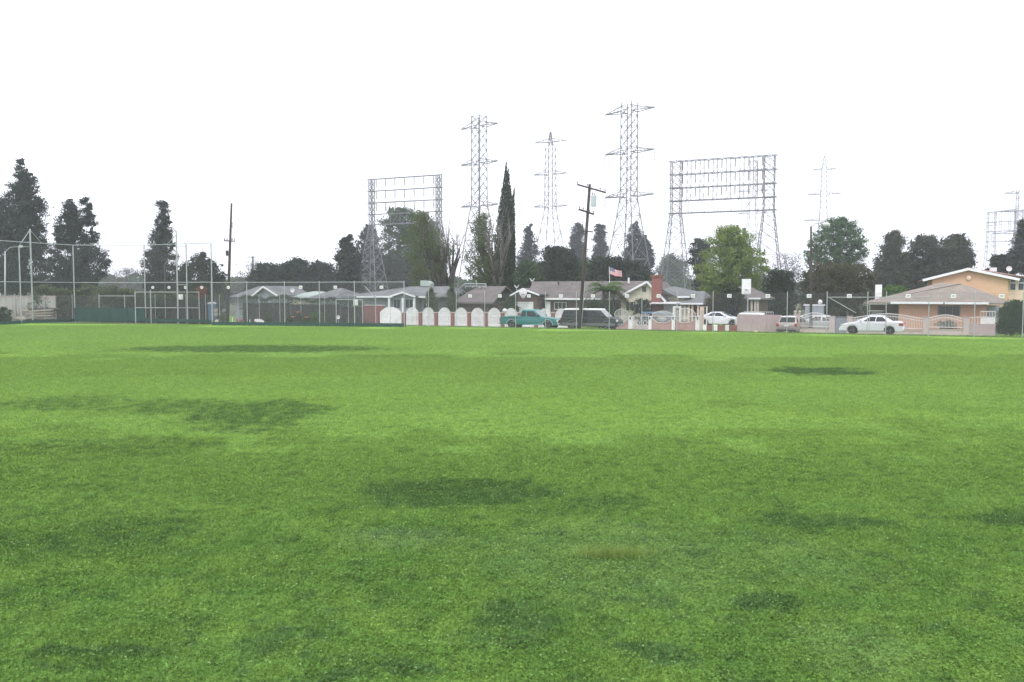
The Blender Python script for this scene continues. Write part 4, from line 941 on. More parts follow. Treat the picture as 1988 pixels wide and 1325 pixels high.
def left_pole():
    Y = 95; b_ = at(441, 630, Y); t = at(449.5, 395, Y); b_.z = gz(b_.x)
    root = empty('utility_pole', b_, 0, 'left dark wooden utility pole with one short crossarm, behind the backstop', 'utility pole')
    tl = t-b_; mb = MB(); mb.tube((0,0,-.3), tl, .2, .11, 10); mb.build('pole', M['pole_wood'], root, smooth=True)
    f = lambda x, y: at(x, y, Y)-b_
    mb = MB(); mb.bar(f(436,468)+Vector((0,-.2,0)), f(457,469)+Vector((0,-.2,0)), .13, .13); mb.build('crossarm', M['pole_wood'], root)
    for x in (437, 442, 452, 456):
        ib = MB(); ib.lathe(f(x, 467)+Vector((0,-.2,.0)), [(.02,0),(.07,.1),(.05,.2),(.02,.22)], n=8); ib.build('insulator', M['insul'], root)
    for y in (435, 439, 443):
        ib = MB(); ib.lathe(f(449.5, y)+Vector((.12,-.1,0)), [(.03,0),(.08,.06),(.03,.14)], n=8); ib.build('insulator', M['insul'], root)
    mb = MB(); c = f(444, 492); mb.lathe(c+Vector((-.12,-.2,-.3)), [(.13,0),(.15,.05),(.15,.55),(.1,.6)], n=12); mb.build('equipment_can', M['pole_wood'], root)
left_pole()
def far_pole():
    Y = 150; b_ = at(491, 590, Y); t = at(491, 498, Y); b_.z = gz(b_.x); root = empty('utility_pole', b_, 0, 'small far utility pole with a crossarm in front of the hazy bare tree', 'utility pole')
    MB().tube((0,0,0), t-b_, .16, .12, 8).build('pole', M['pole_wood'], root)
    h = (t-b_).z; MB().bar((-.75,-.15,h-.15), (.75,-.15,h-.15), .12, .12).build('crossarm', M['pole_wood'], root)
far_pole()
top = lb+ltl
wire('wire from the tip of the leaning pole towards the left', top+Vector((-1.1,0,.1)), Vector((-26.0, 95.6, 13.0)), .5, .012)
wire('second wire from the leaning pole towards the left', top+Vector((.9,0,-.4)), Vector((-24.7, 95.6, 12.8)), .7, .012)
wire('service cable from the lower crossarm of the leaning pole', top+Vector((-.9,0,-2.2)), at(1000, 548, 93), .5, .018)
wire('cable from the leaning pole to the right', top+Vector((1.2,0,-.6)), at(1575, 470, 72), .6, .012)
wire('left upper cable in the top left of the sky', at(-60, 170, 60), at(120, 214, 80), .3, .012)
wire('left lower cable in the top left of the sky', at(-60, 176, 60), at(120, 218, 80), .3, .012)
# street lamps
def street_lamp(label, px, Y, top_py, tip_px, tip_py, bot_py, m, xarm=None):
    b_ = at(px, bot_py, Y); b_.z = gz(b_.x); root = empty('street_lamp', b_, 0, label, 'street lamp')
    f = lambda x, y: at(x, y, Y)-b_
    t = f(px, top_py); MB().tube((0,0,0), t, .13, .08, 8).build('pole', m, root, smooth=True)
    tp = f(tip_px, tip_py); MB().path([t+Vector((0,0,-.1)), t.lerp(tp, .35)+Vector((0,0,.25*(tp.z-t.z)+.12)), tp], .04, .035, 6).build('arm', M['galv'], root)
    hd = MB(); hd.lathe(tp+Vector((.2,0,-.02)), [(.05,-.35),(.14,-.22),(.15,.12),(.05,.3)], axis='x', n=10); hd.build('lamp_head', M['plate'], root)
    if xarm:
        MB().bar(f(px-2, xarm)+Vector((0,-.15,0)), f(px+15, xarm)+Vector((0,-.15,0)), .1, .1).build('crossarm', M['pole_wood'], root)
street_lamp('dark pole with a white street lamp arm in front of the round tree', 1574.5, 74.5, 440, 1600, 435, 645, M['pole_wood'], 489)
street_lamp('curved arm street lamp in front of the tallest pine at left', 10, 110, 488, 38, 479, 620, M['galv'])
street_lamp('small street lamp showing against the slim conifer', 320, 118, 512, 331, 507, 610, M['pole_wood'])
# flag
def flag():
    Y = 92; b_ = at(1185.5, 600, Y); b_.z = gz(b_.x); root = empty('flag', b_, 0, 'national flag with red and white stripes flying over the brown roof', 'flag')
    tp = at(1182.8, 517.5, Y)-b_; MB().tube((0,0,0), tp, .04, .03, 8).build('flagpole', M['white'], root)
    p0 = tp+Vector((.03,0,-.12)); W, Hh = 1.45, .78
    def P(u, v):
        return p0+Vector((u*W*.93+.05*v, .12*math.sin(u*7+v*1.2)*u**.5, -v*Hh*(1-.12*u)-.42*u**1.1+.05*math.sin(u*8+v)))
    for k in range(13):
        mb = MB(); nx = 14; v0, v1 = k/13, (k+1)/13; u0 = .4 if k < 7 else 0
        for j in (v0, v1): mb.v += [tuple(P(u0+(1-u0)*i/nx, j)) for i in range(nx+1)]
        mb.f = [(i, i+1, nx+2+i, nx+1+i) for i in range(nx)]
        o = mb.build('stripe', M['stripe_red'] if k % 2 == 0 else M['stripe_white'], root, smooth=True)
        md = o.modifiers.new('cloth', 'SOLIDIFY'); md.thickness = .004
    mb = MB(); nx = 7
    for j in range(5): mb.v += [tuple(P(.4*i/nx, 7/13*j/4)) for i in range(nx+1)]
    mb.f = [(j*(nx+1)+i, j*(nx+1)+i+1, (j+1)*(nx+1)+i+1, (j+1)*(nx+1)+i) for j in range(4) for i in range(nx)]
    o = mb.build('canton', M['flag_blue'], root, smooth=True); md = o.modifiers.new('cloth', 'SOLIDIFY'); md.thickness = .004
    st = MB()
    for r in range(9):
        for c in range(6 if r % 2 == 0 else 5):
            p = P(.4*(c+.5+(.5 if r % 2 else 0))/6, 7/13*(r+.5)/9)+Vector((0,-.008,0))
            ring = [p+Vector((math.cos(a*.6283+.314)*(.024 if a % 2 else .01), 0, math.sin(a*.6283+.314)*(.024 if a % 2 else .01))) for a in range(10)]
            st.add([p]+ring, [(0, 1+a, 1+(a+1) % 10) for a in range(10)])
    tag(st.build('stars', M['stripe_white'], root), kind='stuff')
flag()
# ------------------------------------------------------------------ chain link fences
_link_cache = {}
def link_mesh(h, st=0.075, r=0.0024):
    """one 3 m bay of chain link: two sets of slanting wires"""
    h = round(h, 1)
    if h in _link_cache: return _link_cache[h]
    mb = MB(); w = 3.0
    k = -h
    while k < w:
        for s in (1, -1):
            x0, x1 = max(0, k), min(w, k+h)
            if x1-x0 < .02: continue
            z0, z1 = x0-k, x1-k
            if s < 0: z0, z1 = h-z0, h-z1
            a_, b_ = Vector((x0, 0.003*s, z0)), Vector((x1, 0.003*s, z1)); d = (b_-a_).normalized(); n_ = Vector((-d.z, 0, d.x))
            q = [c+o for c in (a_, b_) for o in (n_*r, Vector((0, r*1.6, 0))-n_*r*.6, Vector((0, -r*1.6, 0))-n_*r*.6)]
            mb.add(q, [(0,1,4,3),(1,2,5,4),(2,0,3,5)])
        k += st
    me = bpy.data.meshes.new('chain_link'); me.from_pydata(mb.v, [], mb.f); me.materials.append(M['wire'])
    _link_cache[h] = me; return me
def chain_fence(label, posts, h, rail=False, r=.032, mesh=True, bottom=None, skip=(), name='chain_link_fence', plates=(), zoff=0.0, mesh_h=None, square=True):
    """posts: world points on the ground"""
    root = empty(name, posts[0], 0, label, 'fence')
    L0 = [Vector(p)-Vector(posts[0]) for p in posts]; pm = None
    for i, p in enumerate(L0):
        if i in skip: continue
        if pm is None:
            mb = MB(); mb.tube((0,0,-.1), (0,0,h+.03), r, r, 8); mb.lathe((0,0,h+.02), [(r*1.3,0),(r*1.3,.04),(.01,.07)], n=8); pm = mb.mesh('post', M['galv'])
        link(pm, 'post', root, p)
    for a_, b_ in zip(L0[:-1], L0[1:]):
        if mesh:
            o = link(link_mesh(mesh_h or h), 'chain_link', root, a_+Vector((0,0,zoff)))
            o['kind'] = 'stuff'
            d = b_-a_; o.rotation_euler = (0, 0, math.atan2(d.y, d.x)); o.scale = (d.length/3.0, 1, 1)
        if rail: MB().tube(a_+Vector((0,0,h-.02)), b_+Vector((0,0,h-.02)), .028, .028, 6).build('top_rail', M['galv'], root)
        MB().tube(a_+Vector((0,0,.05)), b_+Vector((0,0,.05)), .008, .008, 4).build('tension_wire', M['wire'], root)
    return root
plate_rect = MB().box(-.17,.17,-.008,.008,-.14,.14).mesh('number_plate', M['plate'])
ink = MB()
for x in (-.075, 0, .075): ink.box(x-.022, x+.022, -.012, -.0085, -.045, .045); 
ink_me = ink.mesh('plate_marking', M['plate_ink'])
disc = MB().lathe((0,0,0), [(.001,-.008),(.16,-.008),(.16,.008),(.001,.008)], axis='y', n=20).mesh('number_plate', M['plate'])
ink2 = MB().box(-.02,.02,-.012,-.0085,-.06,.06).box(-.05,.05,-.0125,-.009,-.02,.01).mesh('plate_marking', M['plate_ink'])
def plate(root, p, rz, me, im):
    o = link(me, 'number_plate', root, Vector(p)-Vector(root.location)); o.rotation_euler = (0, 0, rz); o.location += Vector((.04*math.sin(rz), -.05*math.cos(rz), 0))
    i_ = link(im, 'marking', o)
# long fence along the street
RP = [784.0, 832, 886, 941, 1001, 1059, 1119, 1183, 1246, 1314, 1384, 1456, 1528, 1605, 1684, 1720, 1803, 1892, 1986, 2085, 2190]
pts_ = []
for px in RP:
    a, Y = col_d(px, 0); p = street(a, 0); p.z = -.02; pts_.append(p)
F1 = chain_fence('long chain link fence of galvanised posts along the street, right of the tall fence', pts_, 3.22, skip=(0, 11))
for px in (913, 971, 1027, 1089, 1151, 1217, 1278.5, 1345, 1415.5, 1490, 1570, 1648, 1762, 1849.6, 1943):
    a, Y = col_d(px, 0); p = street(a, 0, wz(575, Y)); plate(F1, p, PHI, plate_rect, ink_me)
def f1(px, py): a, Y = col_d(px, 0); return street(a, 0, wz(py, Y))-Vector(F1.location)
for (p, q) in (((1605,577.5),(1684,577.5)), ((1684,577.5),(1720,577.5)), ((1720,577.5),(1803,577)), ((1686,591),(1719,591)), ((1610,579),(1662,608)), ((1688,591),(1688,648))):
    MB().tube(f1(*p), f1(*q), .028, .028, 6).build('gate_rail', M['galv'], F1)
# tall fence at left with teal kickboard
def lpt(px):
    u = (px-994)/FPX; t = (LA.y*(LB.x-LA.x)-LA.x*(LB.y-LA.y)); den = u*(LB.y-LA.y)-(LB.x-LA.x)
    # intersection of the ray X = uY with the line LA-LB
    k = (u*LA.y-LA.x)/((LB.x-LA.x)-u*(LB.y-LA.y)); return LA+(LB-LA)*k
TP = [411.5, 480, 553, 620.6, 688.6, 784.7]
tp_ = [lpt(p) for p in TP]
F2 = chain_fence('tall chain link fence with a top rail and teal kickboard, between backstop and long fence', [(p.x, p.y, -.02) for p in tp_], 4.2, rail=True, r=.04)
kb = MB(); ang = math.atan2((LB-LA).y, (LB-LA).x); lpos = [p-tp_[0] for p in tp_]
for a_, b_ in zip(lpos[:-1], lpos[1:]):
    n_ = 2
    for i in range(n_):
        p, q = a_.lerp(b_, i/n_+.004), a_.lerp(b_, (i+1)/n_-.004); MB().bar(p+Vector((0,-.06,.19)), q+Vector((0,-.06,.19)), .03, .36).build('kickboard', M['teal_board'], F2)
for px in (585, 652, 741.5):
    p = lpt(px); plate(F2, (p.x, p.y, wz(558, p.y)), ang, plate_rect, ink_me)
for px in (445,):
    p = lpt(px); plate(F2, (p.x, p.y, wz(558.5, p.y)), ang, disc, ink2)
# backstop
def bpt(px):
    """the backstop in plan: left wing comes nearer, flat middle, right wing comes nearer"""
    Y = np.interp(px, [-60, 40, 144, 282, 411.5], [80.5, 86, 92, 92, 88]); return Vector((wx(px, Y, 560), Y, 0))
b0 = bpt(144); BH = 8.3
bs = empty('baseball_backstop', b0, 0, 'very high chain link backstop of grey pipe with teal padding, left end of the field', 'backstop')
def brel(px, z): p = bpt(px)-b0; p.z = z; return p
for px, h in ((-60,BH),(39.5,BH-.4),(62,9.7),(144,BH),(281.5,BH),(344.5,9.6),(363,BH),(411.5,BH)):
    MB().tube(brel(px, -.1), brel(px, h), .06 if h < 9 else .075, None, 10).build('post', M['galv'], bs)
br_ = [-60, 39.5, 144, 281.5, 344.5, 411.5]
for z in (BH, 4.25):
    for a_, b_ in zip(br_[:-1], br_[1:]): MB().tube(brel(a_, z), brel(b_, z), .04, None, 8).build('rail', M['galv'], bs)
for p, q in (((62,9.6),(40,7.9)), ((62,9.6),(84,BH)), ((344.5,9.3),(326,BH)), ((344.5,9.3),(363,BH))):
    MB().tube(brel(*p), brel(*q), .028, None, 6).build('strut', M['galv'], bs)
MB().tube(brel(40,BH-.45), brel(62,BH-.45), .03, None, 6).build('rail', M['galv'], bs)
MB().tube(brel(344.5,BH-.3), brel(363,BH-.3), .03, None, 6).build('rail', M['galv'], bs)
MB().tube(brel(344.5,4.0), brel(363,4.0), .03, None, 6).build('rail', M['galv'], bs)
for a_, b_ in zip(br_[:-1], br_[1:]):
    p, q = brel(a_, 0), brel(b_, 0); n_ = max(1, round((q-p).length/3))
    for i in range(n_):
        o = link(link_mesh(8.2, .15, .0022), 'chain_link', bs, p.lerp(q, i/n_)); o['kind'] = 'stuff'
        d = q-p; o.rotation_euler = (0, 0, math.atan2(d.y, d.x)); o.scale = (d.length/n_/3, 1, 1)
pq = [144+i*(281.5-144)/4 for i in range(5)]
for a_, b_ in zip(pq[:-1], pq[1:]): MB().bar(brel(a_+.3,.77)+Vector((0,-.1,0)), brel(b_-.3,.77)+Vector((0,-.1,0)), .07, 1.5).build('padding_panel', M['teal_board'], bs)
for a_, b_ in ((-60,39.5),(39.5,144),(281.5,344.5),(344.5,411.5)): MB().bar(brel(a_,.17)+Vector((0,-.09,0)), brel(b_,.17)+Vector((0,-.09,0)), .03, .33).build('kickboard', M['teal_board'], bs)
for px in (297, 328.5, 392):
    p = bpt(px); plate(bs, (p.x, p.y, wz(558.5, p.y)), 0, disc, ink2)
p = bpt(361); plate(bs, (p.x, p.y, wz(558.5, p.y)), 0, plate_rect, ink_me)
# lower fence behind
PP = [(-30,95),(29,94.5),(86,94),(140,93.5),(192,93),(241.7,92.6),(301,92.2),(320.5,92),(361,91.6),(399,91),(426,90.5),(461.7,90),(503,89),(543,88),(584,87),(630,86),(676,85),(729,84)]
F3 = chain_fence('lower chain link fence running behind the backstop and the garden', [(wx(px, Y), Y, -.12) for px, Y in PP], 3.0, mesh_h=3.0)
# dugout frames of pipe
def pipe_frame(label, posts, rails, Y, name='dugout_frame', extra=()):
    g = at(posts[0][0], 600, Y); g.z = 0; root = empty(name, g, 0, label, 'pipe frame')
    for px, py in posts: 
        t = at(px, py, Y)-g; MB().tube((t.x, t.y, -.2), t, .05, None, 8).build('post', M['galv'], root)
    for x0, x1, py in rails: MB().tube(at(x0, py, Y)-g, at(x1, py, Y)-g, .04, None, 8).build('rail', M['galv'], root)
    for (p, q) in extra: MB().tube(at(*p, Y)-g, at(*q, Y)-g, .04, None, 8).build('strut', M['galv'], root)
    return root
pipe_frame('wide open dugout frame of grey pipe behind the backstop, right of the teal padding', [(262,566),(292,563),(344,565),(386,566)], [(262,386,567.5),(262,386,598)], 90.2)
pipe_frame('narrow pipe gate frame near the right end of the tall fence', [(652.5,582),(688,582),(703.6,582)], [(652.5,703.6,582)], 82)
pipe_frame('bent pipe post with an arm leaning left, beside the brick wall', [(729,580)], [], 81.5, name='bent_post', extra=(((729,580),(708,556)),))
pipe_frame('low pipe rail frame above the teal padding', [(192,573),(241.7,574)], [(192,262,575)], 92.3, name='pipe_frame')
# small box on the fences
for px, py, Y, lb_ in ((351,577,90.0,'grey box hung on the dugout frame beside the tall mast'),(690.5,588,81.9,'small pale box hung on the gate frame post')):
    p = at(px, py, Y); MB_ = MB().box(-.22,.22,-.08,.08,-.28,.28); o = MB_.build('utility_box', M['plate'], None, bevel=.02); o.location = p; tag(o, lb_, 'box')

# ------------------------------------------------------------------ left: old wall, lumber, portable toilet, far things
def front(px, Y, zoff=0): x = wx(px, Y); return Vector((x, Y, gz(x)+zoff))
def old_wall():
    Y = 96; p = front(-30, Y); root = empty('old_wall', p, 0, 'old stained whitewashed wall with a pinkish coping at the far left', 'wall')
    x1 = wx(107, Y)-p.x; z1 = wz(577, Y)-p.z; xs_ = [0, 3.5, 6.6]
    for a_, b_ in zip([0, x1*.34, x1*.62], [x1*.34, x1*.62, x1]): MB().box(a_+.01, b_-.01, 0, .2, 0, z1).build('wall_panel', M['old_wall'], root)
    MB().box(-.05, x1+.05, -.05, .25, z1, z1+.14).build('coping', M['pinkwall'], root)
    for px in (29, 86): x = wx(px, Y)-p.x; MB().box(x-.12, x+.12, -.1, -.002, 0, z1).build('pilaster', M['old_wall'], root)
old_wall()
def stack():
    Y = 95; p = front(42, Y)
    for i, (x0, x1, py, dy, w) in enumerate(((58,101,604.5,0,.6),(52,100,609,.1,.7),(60,99,613,.0,.6),(54,98,617,.2,.8),(42,52,602,.1,.5))):
        a_, b_ = wx(x0, Y), wx(x1, Y); z = wz(py, Y)
        o = MB().box(0, b_-a_, -w/2, w/2, -.09, .09).build('lumber_stack', M['lumber'], None); o.location = (a_, Y+dy, z); o.rotation_euler = (0, .03*(i-2), .05*i)
        tag(o, ['topmost long pale board of the heap by the old wall','second pale board from the top of the heap by the old wall','third pale board of the heap by the old wall','lowest long pale board of the heap by the old wall','short pale board leaning at the left end of the heap'][i], 'board', 'boards heaped by the old wall')
    mb = MB()
    for i in range(5): mb.box(.1+.6*i, .4+.6*i, -.5, .6, 0, wz(618, Y)-p.z-.1)
    o = mb.build('timber_bearers', M['bark'], None); o.location = (wx(50, Y), Y, p.z); tag(o, 'dark timber bearers under the heap of pale boards', 'timber')
    a_ = wx(25, 94); mb = MB(); mb.prism([(0,0),(wx(48,94)-a_,0),(wx(44,94)-a_,.35),(.1,.3)], -.3, .3); o = mb.build('cream_sack', M['lumber'], None, bevel=.05); o.location = (a_, 94, wz(621, 94)); tag(o, 'cream coloured low block lying left of the board heap', 'block')
    mb = MB(); n = 26; r = random.Random(4)
    for i in range(n): mb.box(r.uniform(0,3.1), r.uniform(0,3.1)+.8, r.uniform(-.2,.3), r.uniform(.3,.5), wz(603,96)-p.z+r.uniform(-.1,.1), wz(603,96)-p.z+r.uniform(.1,.3))
    o = mb.build('timber_scrap', M['bark'], None); o.location = (wx(50, 95.5), 95.5, p.z); tag(o, 'brown scrap timber heaped on the board stack', 'timber', kind='stuff')
stack()
def toilet():
    Y = 93; p = front(403.5, Y); w = wx(415, Y)-p.x; H = wz(587, Y)-p.z
    root = empty('portable_toilet', p, 0, 'blue portable toilet with a whitish roof behind the fence', 'toilet')
    MB().box(0, w, 0, w*1.1, 0, H-.2).build('cabin', M['canvas_blue'], root, bevel=.04)
    MB().prism([(-.05,H-.2),(w+.05,H-.2),(w,H-.05),(w*.5,H+.03),(0,H-.05)], -.05, w*1.15).build('roof', M['plate'], root)
    d = MB().box(.08, w-.08, -.03, -.003, .15, H-.35).build('door', M['canvas_blue'], root); MB().box(w*.7, w*.8, -.06, -.032, H*.45, H*.52).build('handle', M['plate'], d)
    MB().tube((w*.85, w, H-.1), (w*.85, w, H+.35), .05, None, 6).build('vent_pipe', M['canvas_blue'], root)
toilet()
for i, (px, py, Y, r, m_, lb_) in enumerate(((503,624,84.5,.36,'mortar_cap','white upturned dish lying by the fence foot'),(419,602,92,.24,'concrete','upper round pale disc right of the portable toilet'),(419,610,91.8,.24,'concrete','lower round pale disc right of the portable toilet'),
        (568,564,99,.25,'plate','small white satellite dish above the hedge'),(656.5,616,84,.2,'plate','small white ball in the garden by the gate frame'))):
    p = at(px, py, Y); mb = MB(); mb.lathe((0,0,0), [(.02,.08),(r*.6,.05),(r,0),(r,-.04),(r*.6,0),(.02,.02)], axis='y', n=16); 
    root = empty('round_dish', p, 0, lb_, 'dish'); d = mb.build('dish', M[m_], root); 
    if i == 0: d.rotation_euler = (-1.1, .25, 0); d.scale = (1.4, 1, 1)
    MB().tube((0,.05,0), (0,.06,gz(p.x)-p.z), .025, None, 6).build('stand', M['galv'], root)
for px, h, lb_ in ((450,.8,'short white garden stake left of the hedge'),(462,.7,'short pinkish garden stake left of the hedge'),(484,.6,'thin garden stake at the hedge corner')):
    p = front(px, 85.5); o = MB().bar((0,0,0),(0.03,0,h+.3),.06,.06).build('garden_stake', M['pinkwall'] if 'pink' in lb_ else M['white']); o.location = p; tag(o, lb_, 'stake')
o = MB().lathe((0,0,0), [(.22,0),(.26,.1),(.3,.8),(.2,.9),(.05,.95)], n=14).build('garbage_bin', M['brick']); o.location = front(464, 88); tag(o, 'small reddish bin left of the hedge', 'bin')
o = MB().prism([(0,0),(1.1,0),(1.0,.55),(.7,.8),(.25,.75),(.05,.4)], 0, .8).build('dirt_heap', M['lumber'], None, bevel=.1); o.location = front(412, 89); tag(o, 'pale heap of rubble at the foot of the portable toilet', 'heap')

# ------------------------------------------------------------------ houses
def roof_faces(mb, x0, x1, y0, y1, ze, zr, rx0, rx1, t=.14):
    """hip or gable roof with its ridge along x from rx0 to rx1"""
    ym = (y0+y1)/2; A_, B_, C_, D_ = (x0,y0,ze),(x1,y0,ze),(x1,y1,ze),(x0,y1,ze); R0, R1 = (rx0,ym,zr),(rx1,ym,zr)
    mb.slab([A_,B_,R1,R0], t); mb.slab([C_,D_,R0,R1], t)
    if rx0 > x0+.01: mb.slab([D_,A_,R0], t)
    if rx1 < x1-.01: mb.slab([B_,C_,R1], t)
def window(root, x0, x1, z0, z1, y, m_frame='fascia', cols=2, curtain=None, rows_=1):
    """window in a wall facing -y at plane y"""
    f = MB(); t = .07
    for a_, b_, c_, d_ in ((x0-t,x1+t,z0-t,z0),(x0-t,x1+t,z1,z1+t),(x0-t,x0,z0,z1),(x1,x1+t,z0,z1)): f.box(a_,b_,y-.05,y-.003,c_,d_)
    for k in range(1, cols): x = x0+(x1-x0)*k/cols; f.box(x-.025,x+.025,y-.045,y-.003,z0,z1)
    for k in range(1, rows_): z = z0+(z1-z0)*k/rows_; f.box(x0,x1,y-.04,y-.003,z-.02,z+.02)
    w = f.build('window', M[m_frame], root)
    for k in range(cols):
        a_, b_ = x0+(x1-x0)*k/cols, x0+(x1-x0)*(k+1)/cols
        MB().box(a_+.025, b_-.025, y-.02, y-.006, z0, z1).build('pane', M['glass'], w)
    return w
def gable_front(root, x0, x1, y, ze, zr, xr, over, m_wall, m_fascia='fascia', depth=6, z0=0, roofm='roof_grey', fw=.2):
    """wing whose gable faces the street: pentagon wall, two roof slopes, rake boards"""
    MB().prism([(x0,z0),(x1,z0),(x1,ze),(xr,zr),(x0,ze)], y, y+depth).build('wall', M[m_wall], root)
    sl0, sl1 = (zr-ze)/(xr-x0), (zr-ze)/(x1-xr); a_, b_ = (x0-over, ze-over*sl0), (x1+over, ze-over*sl1)
    for p, sg in ((a_, 0), (b_, 1)):
        mb = MB(); mb.slab([(p[0],y-.5,p[1]+.16),(xr,y-.5,zr+.16),(xr,y+depth,zr+.16),(p[0],y+depth,p[1]+.16)], .13); mb.build('roof', M[roofm], root)
        MB().bar((p[0],y-.53,p[1]+.05),(xr,y-.53,zr+.05),.05,fw).build('rake_board', M[m_fascia], root)
def hz(px, py, d): a, Y = col_d(px, d); return wz(py, Y)
class House:
    def __init__(s, label, px0, px1, d, depth=9, name='house'):
        s.a0, s.Y0 = col_d(px0, d); s.a1, s.Y1 = col_d(px1, d); s.d = d; p = street(s.a0, d); s.g = gz(p.x)-.05; p.z = s.g
        s.w = s.a1-s.a0; s.depth = depth; s.root = empty(name, p, PHI, label, 'house')
    def x(s, px, dd=0): return col_d(px, s.d+dd)[0]-s.a0
    def z(s, px, py, dd=0): return wz(py, col_d(px, s.d+dd)[1])-s.g
# A: far left
h = House('pale blue grey house with a small white gable at the far left edge', -40, 45, 22); 
ze = h.z(20, 560); MB().box(0, h.x(16), 0, 7, 0, ze).build('wall', M['gray_blue'], h.root)
mb = MB(); roof_faces(mb, -.5, h.x(18)+.6, -.6, 7.6, ze, ze+1.5, 1.5, h.x(18)-1.5); mb.build('roof', M['roof_grey'], h.root)
gable_front(h.root, h.x(17), h.x(42), -1.0, h.z(30,557), h.z(30,550), h.x(29), .5, 'gray_blue', depth=4, fw=.16)
window(h.root, h.x(6), h.x(10), h.z(8,574), h.z(8,562), 0)
for px in (1, 12): MB().box(h.x(px)-.2, h.x(px)+.25, -.04, -.003, 1.3, ze-.1).build('pale_panel', M['fascia'], h.root)
# B: gabled grey house
h = House('grey roofed house with a white edged gable above the clipped hedge', 446, 548, 13)
ze = h.z(480, 577); MB().box(0, h.w, 1, 9, 0, ze).build('wall', M['gray_blue'], h.root)
mb = MB(); roof_faces(mb, -.4, h.w*.75, .2, 9.6, ze, h.z(480, 556, 4), .6, h.w*.7); mb.build('roof', M['roof_grey'], h.root)
gable_front(h.root, h.x(499), h.x(541), 0, h.z(520,573), h.z(516,558), h.x(517), .35, 'gray_blue', depth=6)
# C: hip roofs
h = House('house with a weathered greenish hip roof behind the hedge', 552, 606, 15)
ze = h.z(580, 578); MB().box(0, h.w, 0, 8, 0, ze).build('wall', M['cream'], h.root); mb = MB(); roof_faces(mb, -.5, h.w+.4, -.5, 8.5, ze, h.z(584,566,4), h.w*.35, h.w*.65); mb.build('roof', M['lf_box'], h.root)
h = House('house with a pointed grey hip roof above the hedge', 604, 652, 14)
ze = h.z(630, 579); MB().box(0, h.w, 0, 7, 0, ze).build('wall', M['gray_blue'], h.root); mb = MB(); roof_faces(mb, -.4, h.w+.4, -.4, 7.4, ze, h.z(631,560,3.5), h.w*.45, h.w*.6); mb.build('roof', M['roof_grey'], h.root)
# D: grey house with white fascia
h = House('low grey house with a wide shallow gable and white fascia, behind the white gate', 668, 846, 13, 10)
ze = h.z(760, 577); X = h.x
MB().box(0.4, h.w-.2, 1.2, 9.5, 0, ze).build('wall', M['gray_blue'], h.root)
mb = MB(); roof_faces(mb, -.6, h.w+.5, .3, 10, ze+.05, h.z(800,556.5,5), X(755), X(835)); mb.build('roof', M['roof_grey'], h.root)
for x0, x1, y0, y1 in ((690,763,577,576.5),(807,845,577,577)): MB().bar((X(x0),.27,h.z(x0,y0)),(X(x1),.27,h.z(x1,y1)),.05,.2).build('fascia', M['fascia'], h.root)
gable_front(h.root, X(764), X(806), .1, h.z(764,576), h.z(785,569), X(785), .3, 'gray_blue', depth=5, fw=.19)
for x0, x1 in ((764,776),(787,801),(813,829)):
    window(h.root, X(x0), X(x1), h.z(x0,598), h.z(x0,582), .1 if x0 < 805 else 1.2, 'gray_blue', 2)
for px in (757.5, 784, 806, 831): MB().box(X(px)-.12, X(px)+.12, -.25, -.01, 0, ze-.1).build('porch_post', M['fascia'], h.root)
MB().box(X(734), X(742), 1.13, 1.197, 1.1, 1.9).build('shutter', M['cream'], h.root)
o = MB().prism([(0,0),(1.35,0),(1.35,.35),(.9,.62),(0,.68)], 0, .9).build('rooftop_box', M['lf_box']); p = street(col_d(816.5,18)[0], 18, hz(820,556,18)); o.location = p; o.rotation_euler = (0,0,PHI); tag(o, 'pale green grey cooler box standing on the grey house roof', 'cooler')
# brick wall in front of it
h = House('low red brick wall at the left end of the white gate', 705, 745, 9.8, name='brick_wall'); h.root['category'] = 'wall'
MB().box(0, h.w, 0, .25, 0, h.z(720,594)).build('wall', M['brick'], h.root); MB().box(-.05, h.w, -.05, .3, h.z(720,594), h.z(720,594)+.1).build('coping', M['mortar_cap'], h.root)
# E: brown roof with pipe rack
h = House('small brown roofed building with a white pipe rack on its ridge', 880, 958, 15, 8)
ze = h.z(900,587); MB().box(.5, h.w-.5, 0, 7, 0, ze).build('wall', M['darkbrown'], h.root)
mb = MB(); mb.slab([(0,-.6,ze),(h.w+.3,-.6,ze),(h.w-.7,5,h.z(940,556,5)),(.8,5,h.z(900,556,5))], .15); mb.slab([(h.w+.3,8,ze),(0,8,ze),(.8,5,h.z(900,556,5)),(h.w-.7,5,h.z(940,556,5))], .15); mb.build('roof', M['roof_brown'], h.root)
MB().box(-.1,h.w+.2,-.66,-.61,ze-.18,ze+.02).build('fascia', M['roof_brown'], h.root)
z_ = lambda x, y: h.z(x, y, 4)
for (p, q) in (((888,565),(903,552)),((903,552),(943,552.5)),((903,557),(943,557)),((943,551),(944,560)),((924,545),(926,556)),((917,560),(922,556)),((903,561),(905,557)),((930,561),(935,556)),((938,562),(943,557))):
    MB().tube((h.x(p[0],4),4,z_(*p)+.05),(h.x(q[0],4),4,z_(*q)+.05),.06,None,6).build('rack_pipe', M['galv'], h.root)
